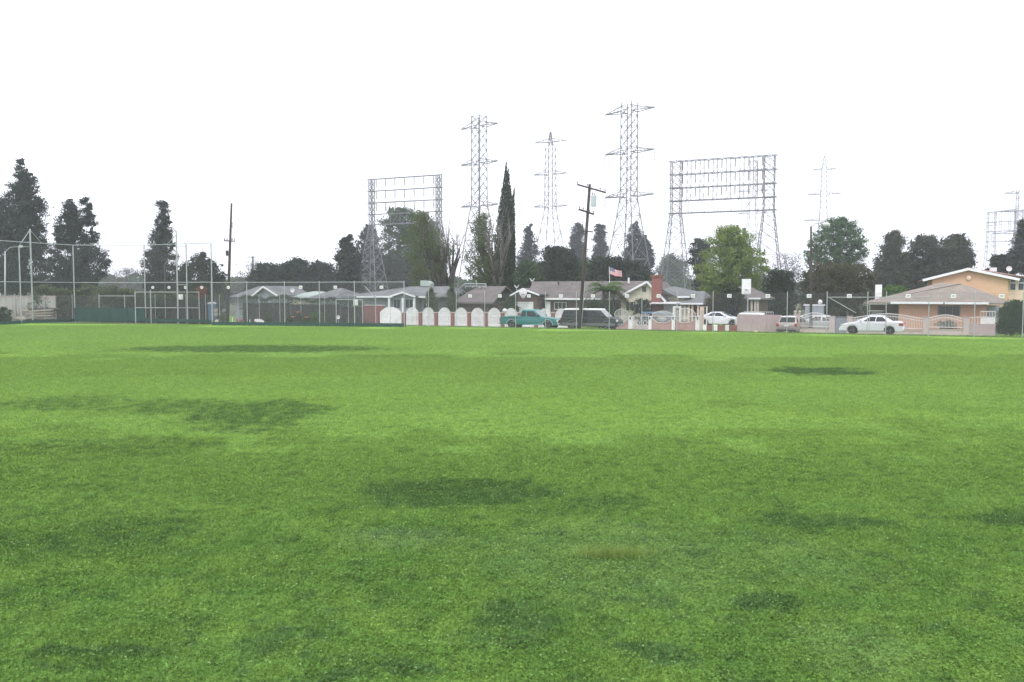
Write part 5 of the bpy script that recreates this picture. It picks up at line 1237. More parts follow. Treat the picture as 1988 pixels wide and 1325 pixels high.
# F: long brown roofed house with garage gable at left and cream gable at right
h = House('long brown roofed house with a dark garage gable and a cream gable with brick chimney', 962, 1372, 14, 9)
X = h.x; ze = h.z(1100, 581)
MB().box(X(1045), X(1203), 2.0, 8.6, 0, ze).build('wall', M['darkbrown'], h.root)
zr = h.z(1100, 546.5, 5)
mb = MB(); roof_faces(mb, X(1010), X(1262,2), 1.2, 9.6, ze, zr, X(1032,5), X(1250,5)); mb.build('roof', M['roof_brown'], h.root)
MB().bar((X(1050),1.16,ze),(X(1203),1.16,ze),.06,.2).build('fascia', M['fascia'], h.root)
MB().prism([(X(975),0),(X(1012),0),(X(1012),h.z(1000,572,3)),(X(990),h.z(990,561,3)),(X(975),h.z(975,572,3))], 2.5, 9).build('side_wing', M['roof_brown'], h.root)
gable_front(h.root, X(1002), X(1042), 0, h.z(1002,571), h.z(1017,562.5), X(1018), .5, 'darkbrown', depth=7, roofm='roof_brown', fw=.17)
gd = MB(); gx0, gx1, gz1 = X(1003.5), X(1033), h.z(1018, 589)
fr = MB().box(gx0-.15, gx0, -.07, -.003, 0, gz1+.14).box(gx1, gx1+.15, -.07, -.003, 0, gz1+.14).box(gx0, gx1, -.07, -.003, gz1, gz1+.14).build('garage_frame', M['fascia'], h.root)
for k in range(4): MB().box(gx0+.01, gx1-.01, -.04, -.003, gz1*k/4+.015, gz1*(k+1)/4-.01).build('garage_door_panel', M['white'], h.root)
window(h.root, X(1064), X(1086), h.z(1075,601), h.z(1075,588.5), 2.0, 'fascia', 3)
window(h.root, X(1110), X(1118), h.z(1114,600), h.z(1114,585), 2.0, 'iron', 1)
MB().box(X(1092), X(1100), 1.93, 1.997, 0, 2.05).build('door', M['iron'], h.root)
MB().box(X(1049), X(1058), 1.5, 1.75, 0, ze-.3).build('porch_column', M['fascia'], h.root)
for px, py, s in ((1060,566,'f'),(1110,557,'v'),(1084,550,'v'),(1220,546,'c'),(1190,561,'v')):
    mb = MB(); a_, Y = col_d(px, 18 if py > 560 else 18.6); mb.tube((a_-h.a0, 4 if py > 560 else 4.6, h.z(px,py,4)-.25), (a_-h.a0, 4 if py > 560 else 4.6, h.z(px,py,4)+.35), .1 if s == 'c' else .07, None, 8)
    mb.build('roof_vent', M['brick'] if px == 1060 else M['bark'] if s == 'v' else M['plate'], h.root)
gx = gable_front(h.root, X(1203), X(1283), .4, h.z(1203,577), h.z(1257,548.5), X(1256), .5, 'cream', depth=8, roofm='roof_brown', fw=.2)
MB().box(X(1245), X(1252), .33, .397, h.z(1250,567), h.z(1250,557)).build('gable_vent', M['iron'], h.root)
window(h.root, X(1213.5), X(1228), h.z(1220,603), h.z(1220,587), .4, 'cream', 2)
ch = MB(); ch.box(X(1266), X(1283.5), -.35, .39, 0, h.z(1275,538)); ch.box(X(1264.5), X(1285), -.45, .45, h.z(1275,538), h.z(1275,535)); ch.box(X(1262), X(1287), -.5, .39, 0, h.z(1275,584.5))
ch.build('chimney', M['brick'], h.root)
# grey extension
mb = MB(); x0, x1 = X(1283)+.3, X(1332); ze2 = h.z(1300,576.5)
MB().box(x0, x1-.3, 1.5, 8, 0, ze2).build('wall', M['cream'], h.root)
mb.slab([(x0-.4,.6,ze2+.75),(x0+1.2,.6,ze2),(x1+.2,.6,ze2),(x1+.6,5.2,h.z(1330,568,5)),(x0-.2,5.2,h.z(1288,556,5))], .14); mb.slab([(x1+.2,9,ze2),(x0-.4,9,ze2),(x0-.2,5.2,h.z(1288,556,5)),(x1+.6,5.2,h.z(1330,568,5))], .14); mb.build('roof', M['roof_grey'], h.root)
MB().bar((x0+1.2,.55,ze2-.02),(x1+.2,.55,ze2-.02),.06,.17).build('fascia', M['fascia'], h.root)
x2, x3, ze3 = X(1316), X(1367), h.z(1340,590,-.5)
mb = MB(); mb.slab([(x2,-.6,ze3),(x3,-.6,ze3),(x3-.8,4.5,h.z(1362,566,4.5)),(x2+1.4,4.5,h.z(1345,565,4.5))], .14); mb.slab([(x3,-.6,ze3),(x3,8,ze3),(x3-.8,4.5,h.z(1362,566,4.5))], .14); mb.slab([(x2+1.4,4.5,h.z(1345,565,4.5)),(x3-.8,4.5,h.z(1362,566,4.5)),(x3,8,ze3),(x2,8,ze3)], .14); mb.build('roof', M['roof_grey'], h.root)
MB().bar((x2,-.64,ze3),(x3,-.64,ze3),.05,.17).build('fascia', M['fascia'], h.root)
MB().box(x2+.4, x3-.5, 2.2, 7.5, 0, ze3-.1).build('wall', M['darkbrown'], h.root)
for px in (1323, 1330, 1338, 1345, 1356): MB().box(X(px)-.09, X(px)+.09, -.3, -.12, 0, ze3-.1).build('porch_post', M['peach3'], h.root)
MB().box(X(1356)-.3, X(1356)+.05, -.35, -.1, 0, .9).build('porch_wall', M['pier'], h.root)
# neighbour behind the backboard
h = House('brown roofed house with pinkish porch posts behind the basketball backboard', 1395, 1480, 20, 8)
ze = h.z(1440,580); MB().box(.5, h.w-.4, 1, 8, 0, ze).build('wall', M['darkbrown'], h.root)
mb = MB(); roof_faces(mb, 0, h.w+.3, 0, 8.6, ze, h.z(1450,556,4), 1.5, h.w-2); mb.build('roof', M['roof_brown'], h.root)
MB().bar((h.x(1452),-.03,ze),(h.x(1476),-.03,ze),.05,.17).build('fascia', M['fascia'], h.root)
for px in (1458, 1465, 1470): MB().box(h.x(px)-.1, h.x(px)+.1, .3, .5, 0, ze).build('porch_post', M['pier'], h.root)
# J peach house
h = House('single storey peach house with a wide tan brown hip roof', 1640, 1944, 12.5, 11)
X = h.x; zj = h.z(1830, 587.5); wl, wr = X(1745), X(1915)
MB().box(wl, wr, 0, 10, 0, zj-.05).build('wall', M['peach'], h.root)
MB().box(X(1683,3), wl, 2.4, 9.5, 0, zj-.2).build('wall', M['darkbrown'], h.root)
MB().box(X(1692,3), X(1713,3), 2.3, 2.395, .1, 1.95).build('door', M['gray_blue'], h.root)
zr = h.z(1860, 552, 3.5)
apx = X(1862, 4)
mb = MB(); L0, R0_ = X(1728), X(1916)
mb.slab([(L0,-.9,zj),(R0_,-.9,zj),(apx,3.6,zr)], .15)
mb.slab([(R0_,-.9,zj),(X(1966,6),6,zj-.1),(X(1880,7),7,h.z(1880,556,7)),(apx,3.6,zr)], .15)
mb.slab([(L0,-.9,zj),(apx,3.6,zr),(X(1826,7),7,h.z(1826,549,7)),(X(1676,1.6),1.6,h.z(1676,587,1.6))], .15)
mb.slab([(apx,3.6,zr),(X(1880,7),7,h.z(1880,556,7)),(X(1826,7),7,h.z(1826,549,7))], .15)
mb.slab([(X(1966,6),6,zj-.1),(X(1966,6),12,zj-.1),(X(1676,1.6),12,zj-.1),(X(1676,1.6),1.6,h.z(1676,587,1.6)+.0),(X(1826,7),7,h.z(1826,549,7)),(X(1880,7),7,h.z(1880,556,7))], .1)
mb.build('roof', M['roof_tan'], h.root)
MB().bar((L0,-.95,zj-.04),(X(1829),-.95,zj-.04),.06,.19).build('fascia', M['fascia'], h.root); MB().bar((X(1832),-.95,zj-.05),(R0_,-.95,zj-.05),.06,.19).build('fascia', M['fascia'], h.root)
MB().bar((X(1684,1.6),1.5,zj-.14),(X(1745,1.6),1.5,zj-.14),.06,.16).build('fascia', M['fascia'], h.root)
MB().bar((apx,3.5,zr+.02),(X(1760,1),1.2,h.z(1760,572,1.2)),.06,.06).build('ridge_cap', M['roof_brown'], h.root)
window(h.root, X(1822), X(1862), h.z(1840,612), h.z(1840,596), 0, 'iron', 3)
MB().box(X(1908), wr+1.2, 1.5, 5, 0, zj-.3).build('wall', M['gray_blue'], h.root)
MB().box(X(1686,3), X(1716,3), 2.2, 2.3, 1.97, 2.07).build('lintel', M['fascia'], h.root)
# K two storey house with gable
h = House('tall two storey orange peach house with a white edged gable and faded red roof', 1808, 2110, 26, 12)
X = h.x; xa, xr_, xb = 0, X(1876), X(1955)
gable_front(h.root, xa, xb, 0, h.z(1812,541), h.z(1878,524), xr_, .9, 'peach2', depth=11, roofm='roof_red', fw=.24)
MB().box(xb, X(2030), .6, 11, 0, h.z(1965,543)).build('wall', M['peach3'], h.root)
mb = MB(); zt = h.z(1970,540); zk = h.z(1890,519,5)
zq = h.z(2030,545,6); mb.slab([(xb-3.6,-.0,zt+.85),(X(2034),-.0,zt-.15),(X(2034,6),5.5,zq),(xr_+.4,5.5,zk)], .15); mb.slab([(X(2034,6),11.4,zt-.2),(xb,11.4,zt-.2),(xr_+.4,5.5,zk),(X(2034,6),5.5,zq)], .15)
mb.build('roof', M['roof_red'], h.root)
for px in (1966, 1982, 2000):
    f = MB(); w_, z0, z1 = .28, h.z(1966,564), h.z(1966,549.5)
    arch = [(X(px)-w_,z0),(X(px)+w_,z0)]+[(X(px)+w_*math.cos(t), z1+.45*math.sin(t)) for t in [math.pi*i/8 for i in range(9)]]
    f.prism(arch, .55, .597); w = f.build('window', M['fascia'], h.root)
    arch2 = [(X(px)-w_*.8,z0+.05),(X(px)+w_*.8,z0+.05)]+[(X(px)+w_*.8*math.cos(t), z1+.4*math.sin(t)) for t in [math.pi*i/8 for i in range(9)]]
    MB().prism(arch2, .52, .547).build('pane', M['glass'], w); MB().box(X(px)-w_,X(px)+w_,.5,.519,z1-.05,z1+.03).build('transom', M['fascia'], w)
MB().lathe((X(1878),-.12,h.z(1878,540)), [(.05,-.1),(.22,-.05),(.2,.08),(.04,.12)], axis='y', n=12).build('wall_lamp', M['peach3'], h.root)
for px, py in ((1896,523),(1925,522)): MB().box(X(px,4)-.3, X(px,4)+.3, 3.7, 4.3, h.z(px,py,4)-.3, h.z(px,py,4)+.1).build('roof_vent', M['plate'], h.root)
p = street(col_d(1956,31)[0], 31, hz(1956,522,31)); rt = empty('satellite_dish', p, PHI, 'grey satellite dish on the faded red roof of the two storey house', 'dish')
MB().lathe((0,0,0), [(.02,.09),(.2,.05),(.27,-.01),(.2,.03),(.02,.06)], axis='y', n=16).build('dish', M['plate'], rt); MB().tube((0,.1,0),(0,.15,-.7),.03,None,6).build('mast', M['galv'], rt)
# white chimney block
p = street(col_d(1693.5,22)[0], 22); p.z = gz(p.x); zt = hz(1700,553,22)-p.z; w = col_d(1711,22)[0]-col_d(1693.5,22)[0]
rt = empty('white_chimney', p, PHI, 'white painted block chimney rising left of the peach house roof', 'chimney'); MB().box(w*.25, w, 0, .9, 0, zt).build('stack', M['white'], rt); MB().box(w*.55,w,-.02,0.92,0,zt*.75).build('buttress', M['white'], rt)
h = House('small shed wall seen between peach house and pink wall at right', 1915, 1950, 18, 5, name='shed'); h.root['category'] = 'shed'
MB().box(0, h.w, 0, 4, 0, 1.9).build('wall', M['gray_blue'], h.root); MB().slab([(-.3,-.3,2.0),(h.w+.3,-.3,2.0),(h.w+.3,4.3,2.3),(-.3,4.3,2.3)], .12).build('roof', M['roof_tan'], h.root)

# ------------------------------------------------------------------ walls and garden fences along the far pavement
def wall_frame(label, px0, d, name, cat='fence'):
    a, Y = col_d(px0, d); p = street(a, d); p.z = gz(p.x, d)+.02; r_ = empty(name, p, PHI, label, cat)
    return r_, (lambda px: col_d(px, d)[0]-a), (lambda px, py: wz(py, col_d(px, d)[1])-p.z)
DW = 9.3
# white arched picket fence with brick piers
R_, X, Z = wall_frame('white picket fence of arched panels between red brick piers along the pavement', 735, DW, 'picket_fence')
def arch_top(u): return (1-abs(2*u-1)**2.4)
pil = [784.5, 816.5, 847, 879, 911, 943.5]+[976+32.6*k for k in range(5)]
def picket_panel(px0, px1, ztop, zval, solid=False, gap=.115, w=.085, half=None):
    x0, x1 = X(px0)+.02, X(px1)-.02; n = int((x1-x0)/gap); mb = MB()
    if solid:
        top = [(x1-(x1-x0)*i/16, zval+(ztop-zval)*arch_top((1-i/16)*.5+half)) for i in range(17)]; mb.prism([(x0,.02),(x1,.02)]+top, -.03, .03)
        for k in range(1, 8): xx = x0+(x1-x0)*k/8; mb.box(xx-.012, xx+.012, -.045, -.031, .05, zval)
        return mb.build('gate_leaf', M['white'], R_)
    for i in range(n):
        x = x0+(x1-x0)*(i+.5)/n; z1 = zval+(ztop-zval)*arch_top((i+.5)/n); mb.prism([(x-w/2,.05),(x+w/2,.05),(x+w/2,z1-.05),(x,z1),(x-w/2,z1-.05)], -.012, .012)
    o = mb.build('picket_panel', M['white'], R_); o['kind'] = 'stuff'
    for z in (.3, zval*.82): MB().box(x0-.01, x1+.01, .013, .05, z-.04, z+.04).build('fence_rail', M['white'], R_)
for i, px in enumerate(pil):
    zt = Z(px, 608); MB().box(X(px)-.17, X(px)+.17, -.17, .17, -.1, zt).build('brick_pier', M['brick'], R_)
    MB().box(X(px)-.21, X(px)+.21, -.21, .21, zt, zt+.09).build('pier_cap', M['mortar_cap'], R_)
for i in range(len(pil)-1):
    picket_panel(pil[i]+3.2, pil[i+1]-3.2, Z(850, 597), Z(850, 607.5))
picket_panel(737.5, 758, Z(750, 596.5), Z(750, 607), True, half=0); picket_panel(758.2, 779.5, Z(750, 596.5), Z(750, 607), True, half=.5)
MB().box(X(733)-.2, X(733)+.2, -.2, .2, -.1, Z(733,606)).build('brick_pier', M['brick'], R_)
MB().lathe((X(980),0,Z(980,607)), [(.05,0),(.2,.08),(.24,.2),(.2,.32),(.05,.4)], n=14).build('globe_finial', M['white'], R_)
# tall pointed white pickets right of the van
def tall_pickets(R_, X, Z, px0, px1, py_low, py_hi, m, n):
    x0, x1 = X(px0), X(px1); mb = MB(); z0, z1 = Z(px0, py_low), Z(px0, py_hi)
    for i in range(n):
        x = x0+(x1-x0)*(i+.5)/n; t = abs(2*(i+.5)/n-1); zt = z0+(z1-z0)*(1-t**1.5); mb.bar((x,0,.2),(x,0,zt),.035,.035); mb.lathe((x,0,zt), [(.04,0),(.05,.05),(.01,.14)], n=5)
    return mb
# white pier fence with dusty pink low walls
R_, X, Z = wall_frame('ornate white iron fence on scalloped dusty pink walls between white piers', 1190, 8.8, 'iron_fence')
piers = [(1225, 8), (1263, 6), (1308, 6), (1355.5, 9)]
for i, (px, w) in enumerate(piers):
    hw = (X(px+w/2)-X(px-w/2))/2; MB().box(X(px)-hw, X(px)+hw, -.2, .2, -.15, Z(px,615.5)).build('pier', M['white'], R_)
    l_ = MB().lathe((X(px)-.02,-.23,Z(px,618)), [(.03,-.12),(.07,-.06),(.07,.06),(.03,.14)], n=8).build('pier_lamp', M['iron'], R_)
    MB().box(X(px)-hw-.04, X(px)+hw+.04, -.24, .24, Z(px,615.5), Z(px,615.5)+.06).build('pier_cap', M['white'], R_)
def scallop(px0, px1):
    x0, x1 = X(px0), X(px1); za, zb = Z(px0,620.5), Z(px0,627.5); c = .45; poly = [(x0,-.1),(x1,-.1),(x1,za),(x1-c,zb),(x0+c,zb),(x0,za)]
    MB().prism(poly, -.1, .1).build('low_wall', M['pinklow'], R_)
    mb = MB()
    for p, q in zip(poly[2:-1], poly[3:]): mb.bar((p[0],0,p[1]+.04),(q[0],0,q[1]+.04),.28,.08)
    mb.build('wall_cap', M['pier'], R_)
def ironwork(px0, px1, arch, n, fan=False):
    x0, x1 = X(px0), X(px1); zr = Z(px0,614); mb = MB(); mb.bar((x0,0,zr),(x1,0,zr),.05,.05)
    for i in range(n):
        u = (i+.5)/n; x = x0+(x1-x0)*u; mb.bar((x,0,Z(px0,626)),(x,0,zr),.022,.022)
        if arch: zt = zr+.12+arch*(1-(2*u-1)**2); mb.bar((x,0,zr),(x+(u-.5)*.15,0,zt),.03,.03); mb.lathe((x+(u-.5)*.15,0,zt), [(.02,0),(.05,.05),(.005,.13)], n=5)
    xc = (x0+x1)/2
    for k in range(10):
        a_ = math.pi*k/9; mb.bar((xc,0,zr-.28),(xc+.42*math.cos(a_),0,zr-.28+.27*math.sin(a_)),.025,.025)
        a2 = math.pi*(k+1)/9
        if k < 9:
            for rr, sg in ((.3, 1),(.2,-1)): mb.bar((xc+rr*math.cos(a_)*1.4,0,zr-.3+sg*rr*.6*math.sin(a_)),(xc+rr*math.cos(a2)*1.4,0,zr-.3+sg*rr*.6*math.sin(a2)),.02,.02)
    o = mb.build('ironwork', M['white_iron'], R_); o['kind'] = 'stuff'
scallop(1192, 1220.5); scallop(1266.5, 1304.5); scallop(1311.5, 1350.5)
ironwork(1193, 1220, .5, 12); ironwork(1266.5, 1304.5, .28, 18); ironwork(1311.5, 1350.5, .55, 18)
# its pedestrian gate
R2, X2, Z2 = wall_frame('white iron double gate with curled tops between two white piers', 1230, 8.8, 'iron_gate', 'gate')
for a_, b_ in ((1230.5,1245.2),(1245.8,1259.5)):
    x0, x1 = X2(a_), X2(b_); mb = MB(); zt = Z2(a_,614)
    for x in (x0, x1): mb.bar((x,0,.05),(x,0,zt),.05,.05)
    for z in (.1, .5, zt): mb.bar((x0,0,z),(x1,0,z),.045,.045)
    for i in range(5):
        x = x0+(x1-x0)*(i+.5)/5; mb.bar((x,0,.1),(x,0,zt),.02,.02); mb.bar((x,0,zt),(x+.05,0,zt+.3-.06*abs(i-2)),.035,.035)
    for k in range(12):
        t0, t1 = k*.5236, (k+1)*.5236; xc = (x0+x1)/2
        mb.bar((xc+.2*math.cos(t0),0,.75+.2*math.sin(t0)),(xc+.2*math.cos(t1),0,.75+.2*math.sin(t1)),.04,.04)
    lf = mb.build('gate_leaf', M['white_iron'], R2); MB().box(x0+.04, x1-.04, -.01, .01, .12, .46).build('kick_panel', M['pier'], lf)
# brick planters with white blocks before the white coupe
R_, X, Z = wall_frame('low red brick planter wall with white blocks below the white coupe', 1362, 8.0, 'planter_wall', 'wall')
zt = Z(1390, 632); MB().box(X(1366), X(1432), -.1, .15, -.2, zt).build('brick_wall', M['brick'], R_)
for px in (1369, 1390, 1412.5): MB().box(X(px)-.17, X(px)+.17, -.18, .2, -.05, zt+.04).build('white_block', M['white'], R_)
MB().box(X(1418), X(1432), -.2, -.101, -.2, zt+.05).build('brick_pier', M['brick'], R_)
MB().box(X(1358), X(1364), 0, .3, -.1, Z(1360,602)).build('gate_post', M['pier'], R_)
# pink block wall
R_, X, Z = wall_frame('smooth pale pink block wall between the white coupe and the champagne car', 1431.5, 7.6, 'pink_wall', 'wall')
zt = Z(1470, 611.5); n = 3
for k in range(n): MB().box(X(1431.5)+(X(1518)-X(1431.5))*k/n+.006, X(1431.5)+(X(1518)-X(1431.5))*(k+1)/n-.006, 0, .2, -.2, zt).build('wall_panel', M['pinkwall'], R_)
MB().box(X(1431.5), X(1434), -.05, -.003, -.2, zt+.02).build('end_pier', M['pinkwall'], R_)
mb = MB()
for k in range(14): x = X(1444)+(X(1501)-X(1444))*k/13; mb.bar((x,.1,zt-.05),(x,.1,Z(1470,606)),.025,.025)
mb.bar((X(1444),.1,Z(1470,606)),(X(1501),.1,Z(1470,606)),.04,.04); o = mb.build('iron_rail', M['white_iron'], R_); o['kind'] = 'stuff'
# pink pier fence of the peach house
R_, X, Z = wall_frame('long pinkish wall with square piers and curved white iron panels before the peach houses', 1543, 7.4, 'iron_fence')
pj = [(1548,10,612),(1616,11,615),(1650,11,615),(1797,10,616.5),(1876,11,617)]
for px, w, py in pj:
    hw = (X(px+w/2)-X(px-w/2))/2; MB().box(X(px)-hw, X(px)+hw, -.2, .2, -.2, Z(px,py)).build('pier', M['pier'], R_)
    MB().box(X(px)-hw-.03, X(px)+hw+.03, -.23, .23, Z(px,py), Z(px,py)+.05).build('pier_cap', M['pinkwall'], R_)
def low_iron(px0, px1, py_wall, py_rail, arch, n, m='white_iron'):
    x0, x1 = X(px0), X(px1); zw, zr = Z(px0, py_wall), Z(px0, py_rail)
    MB().box(x0, x1, -.12, .12, -.2, zw).build('low_wall', M['pier'], R_); MB().box(x0, x1, -.16, .16, zw, zw+.06).build('wall_cap', M['pinkwall'], R_)
    mb = MB(); mb.bar((x0,0,zw+.2),(x1,0,zw+.2),.05,.05); pr = None
    for i in range(n+1):
        u = i/n; z = zr+arch*math.sin(math.pi*u)**1.3; x = x0+(x1-x0)*u
        if pr: mb.bar(pr, (x,0,z), .05, .06); mb.bar((pr[0],0,pr[2]-.22),(x,0,z-.22),.04,.04)
        if 0 < i < n: mb.bar((x,0,zw+.2),(x,0,z),.022,.022)
        pr = (x,0,z)
    o = mb.build('iron_panel', M[m], R_); o['kind'] = 'stuff'
low_iron(1553, 1610.5, 638, 614, .3, 22); low_iron(1802, 1870.5, 640, 618, .28, 24); low_iron(1655.5, 1792, 641, 617, .35, 44)
MB().box(X(1881.5), X(1933), -.12, .12, -.2, Z(1900,629)).build('low_wall', M['pinkwall'], R_)
mb = MB(); x0, x1 = X(1904), X(1932)
for z in (Z(1910,605),Z(1910,616)): mb.bar((x0,0,z),(x1,0,z),.05,.05)
mb.bar((X(1881),0,Z(1881,617)),(x0,0,Z(1910,616)),.05,.05)
for k in range(10): x = X(1882)+(x1-X(1882))*k/9; mb.bar((x,0,Z(1900,629)),(x,0,Z(1900,616 if x < x0 else 605)),.03,.03)
mb.box(x0,x1,-.005,.005,Z(1910,629),Z(1910,617)); o = mb.build('white_gate_panel', M['white_iron'], R_); o['kind'] = 'stuff'
# grey gate between piers
mb = MB(); x0, x1 = X(1622), X(1644.5)
for i in range(9): x = x0+(x1-x0)*i/8; mb.bar((x,0,0),(x,0,Z(1630,616)),.03,.03)
for z in (.1, .6, Z(1630,616)): mb.bar((x0,0,z),(x1,0,z),.05,.05)
mb.box(x0, x1, .01, .02, .05, Z(1630,618)); mb.build('grey_gate', M['gray_blue'], R_)
# gatehouse column with grille beside the porch
R_, X, Z = wall_frame('white lattice entrance column beside the brown porch', 1312, 10.5, 'entrance_column', 'column')
MB().box(X(1306), X(1311), 0, .3, 0, Z(1310,598)).box(X(1318), X(1321.5), 0, .3, 0, Z(1310,598)).box(X(1306), X(1321.5), 0, .3, Z(1310,598)+.002, Z(1310,595)).build('column_frame', M['white_iron'], R_)
mb = MB()
for k in range(6): z = .5+k*.25; mb.bar((X(1311),.15,z),(X(1318),.15,z+.25),.04,.04); mb.bar((X(1318),.15,z),(X(1311),.15,z+.25),.04,.04)
mb.build('column_grille', M['iron'], R_)

# ------------------------------------------------------------------ basketball backboards
def hoop(label, px, py_top, py_bot, w_px, d, pole_dx, fan=False, pole_to=612):
    a, Y = col_d(px, d); p = street(a, d); p.z = gz(p.x); root = empty('basketball_hoop', p, 0, label, 'basketball hoop')
    zt, zb = wz(py_top, Y)-p.z, wz(py_bot, Y)-p.z; w = w_px/FPX*Y
    if fan:
        poly = [(-w*.2,zb),(-w*.12,zb+.12),(w*.12,zb+.12),(w*.2,zb)]+[(w/2*math.cos(t)*1.0, (zt+zb)/2+.04+(zt-zb)*.47*math.sin(t)) for t in [(-.6+i*.29) for i in range(16)] ]
        poly = [(w/2*math.cos(t), (zt+zb)/2+(zt-zb)/2*math.sin(t)) for t in [2*math.pi*i/20 for i in range(20)]]
        MB().prism(poly, -.03, .03).build('backboard', M['plate'], root)
    else:
        MB().box(-w/2, w/2, -.03, .03, zb, zt).build('backboard', M['white'], root)
        MB().box(-w/2-.03,-w/2,-.04,.04,zb,zt).box(w/2,w/2+.03,-.04,.04,zb,zt).build('frame', M['galv'], root)
    rb = MB(); rr = .23; zc = zb+(zt-zb)*.28
    for k in range(12): t0, t1 = k*math.pi/6, (k+1)*math.pi/6; rb.bar((rr*math.cos(t0), -.3+rr*math.sin(t0), zc),(rr*math.cos(t1), -.3+rr*math.sin(t1), zc),.03,.03)
    rb.bar((0,-.03,zc),(0,-.08,zc),.12,.1)
    rim = rb.build('rim', M['brick'], root)
    nb_ = MB()
    for k in range(10):
        t0 = k*math.pi/5
        for s in (-.35, .35): nb_.tube((rr*math.cos(t0), -.3+rr*math.sin(t0), zc),(rr*.6*math.cos(t0+s), -.3+rr*.6*math.sin(t0+s), zc-.42),.012,None,3)
    tag(nb_.build('net', M['plate'], rim), kind='stuff')
    if not fan: MB().tube((pole_dx,.35,0),(pole_dx,.35,zb+.2),.06,None,8).build('pole', M['galv'], root)
    MB().bar((pole_dx,.95 if fan else .35,zb+.15),(0,.05,(zb+zt)/2),.06,.08).build('bracket', M['galv'], root)
hoop('white rectangular basketball backboard on a pole beside the willow tree', 1448, 542, 571.5, 17, 10, .25)
hoop('white rounded basketball backboard in front of the garage gable', 1015.5, 559.5, 577, 15, 13.1, .0, fan=True)
# roof antennas
for px, py, d, lb_ in ((1003,553,17,'small V shaped antenna above the garage roof'),(1033,540,19,'white twin antenna left of the brown ridge')):
    p = street(col_d(px,d)[0], d, hz(px, py+8, d)); mb = MB(); mb.bar((0,0,-.8),(0,0,.2),.04,.04)
    for s in (-1, 1):
        for k in range(3): mb.bar((s*.06*k,0,.1),(s*(.18+.07*k),0,.38+.03*k),.025,.025)
    o = mb.build('antenna', M['plate']); o.location = p; o.rotation_euler = (0,0,PHI); tag(o, lb_, 'antenna')

# ------------------------------------------------------------------ vehicles
def arc(cx, r, n=8, z0=0.0): return [(cx+r*math.cos(t), z0+r*math.sin(t)) for t in [math.pi-math.pi*i/n for i in range(n+1)]]
def side_outline(top, xr, xf, ra, zc, clear):
    """closed side outline: top line from tail to nose, then underside with wheel arches"""
    x0, x1 = top[0][0], top[-1][0]
    und = [(x1-.08, clear)]+[(x, z) for x, z in reversed(arc(xf, ra, 8, zc)) if z >= zc-.001]+[(x, z) for x, z in reversed(arc(xr, ra, 8, zc))]+[(x0+.08, clear)]
    out = [(x1-.08, clear), (xf+ra, clear)]+[(x, z) for x, z in reversed(arc(xf, ra, 8, zc))]+[(xf-ra, clear), (xr+ra, clear)]+[(x, z) for x, z in reversed(arc(xr, ra, 8, zc))]+[(xr-ra, clear), (x0+.08, clear)]
    return top+out
def wheels(root, xr, xf, W, R, rimm='rim', spokes=5):
    for x in (xr, xf):
        for s in (-1, 1):
            mb = MB(); mb.lathe((0,0,0), [(R*.6,-.1),(R*.94,-.1),(R,-.06),(R,.06),(R*.94,.1),(R*.6,.1)], axis='y', n=22)
            w = mb.build('wheel', M['rubber'], root, smooth=False); w.location = (x, s*(W/2-.11), R)
            rb = MB(); rb.lathe((0,s*.045,0), [(R*.62,-.05),(R*.62,.04),(R*.56,.045),(R*.5,.0),(.02,.0)] if s > 0 else [(R*.62,.05),(R*.62,-.04),(R*.56,-.045),(R*.5,-.0),(.02,0)], axis='y', n=18)
            for k in range(spokes):
                t = 2*math.pi*k/spokes; rb.bar((.05*math.cos(t), s*.075, .05*math.sin(t)), (R*.58*math.cos(t), s*.07, R*.58*math.sin(t)), .07, .03)
            rb.build('rim', M[rimm], w)
def lerp3(a_, b_, t): return tuple(a_[i]+(b_[i]-a_[i])*t for i in range(3))
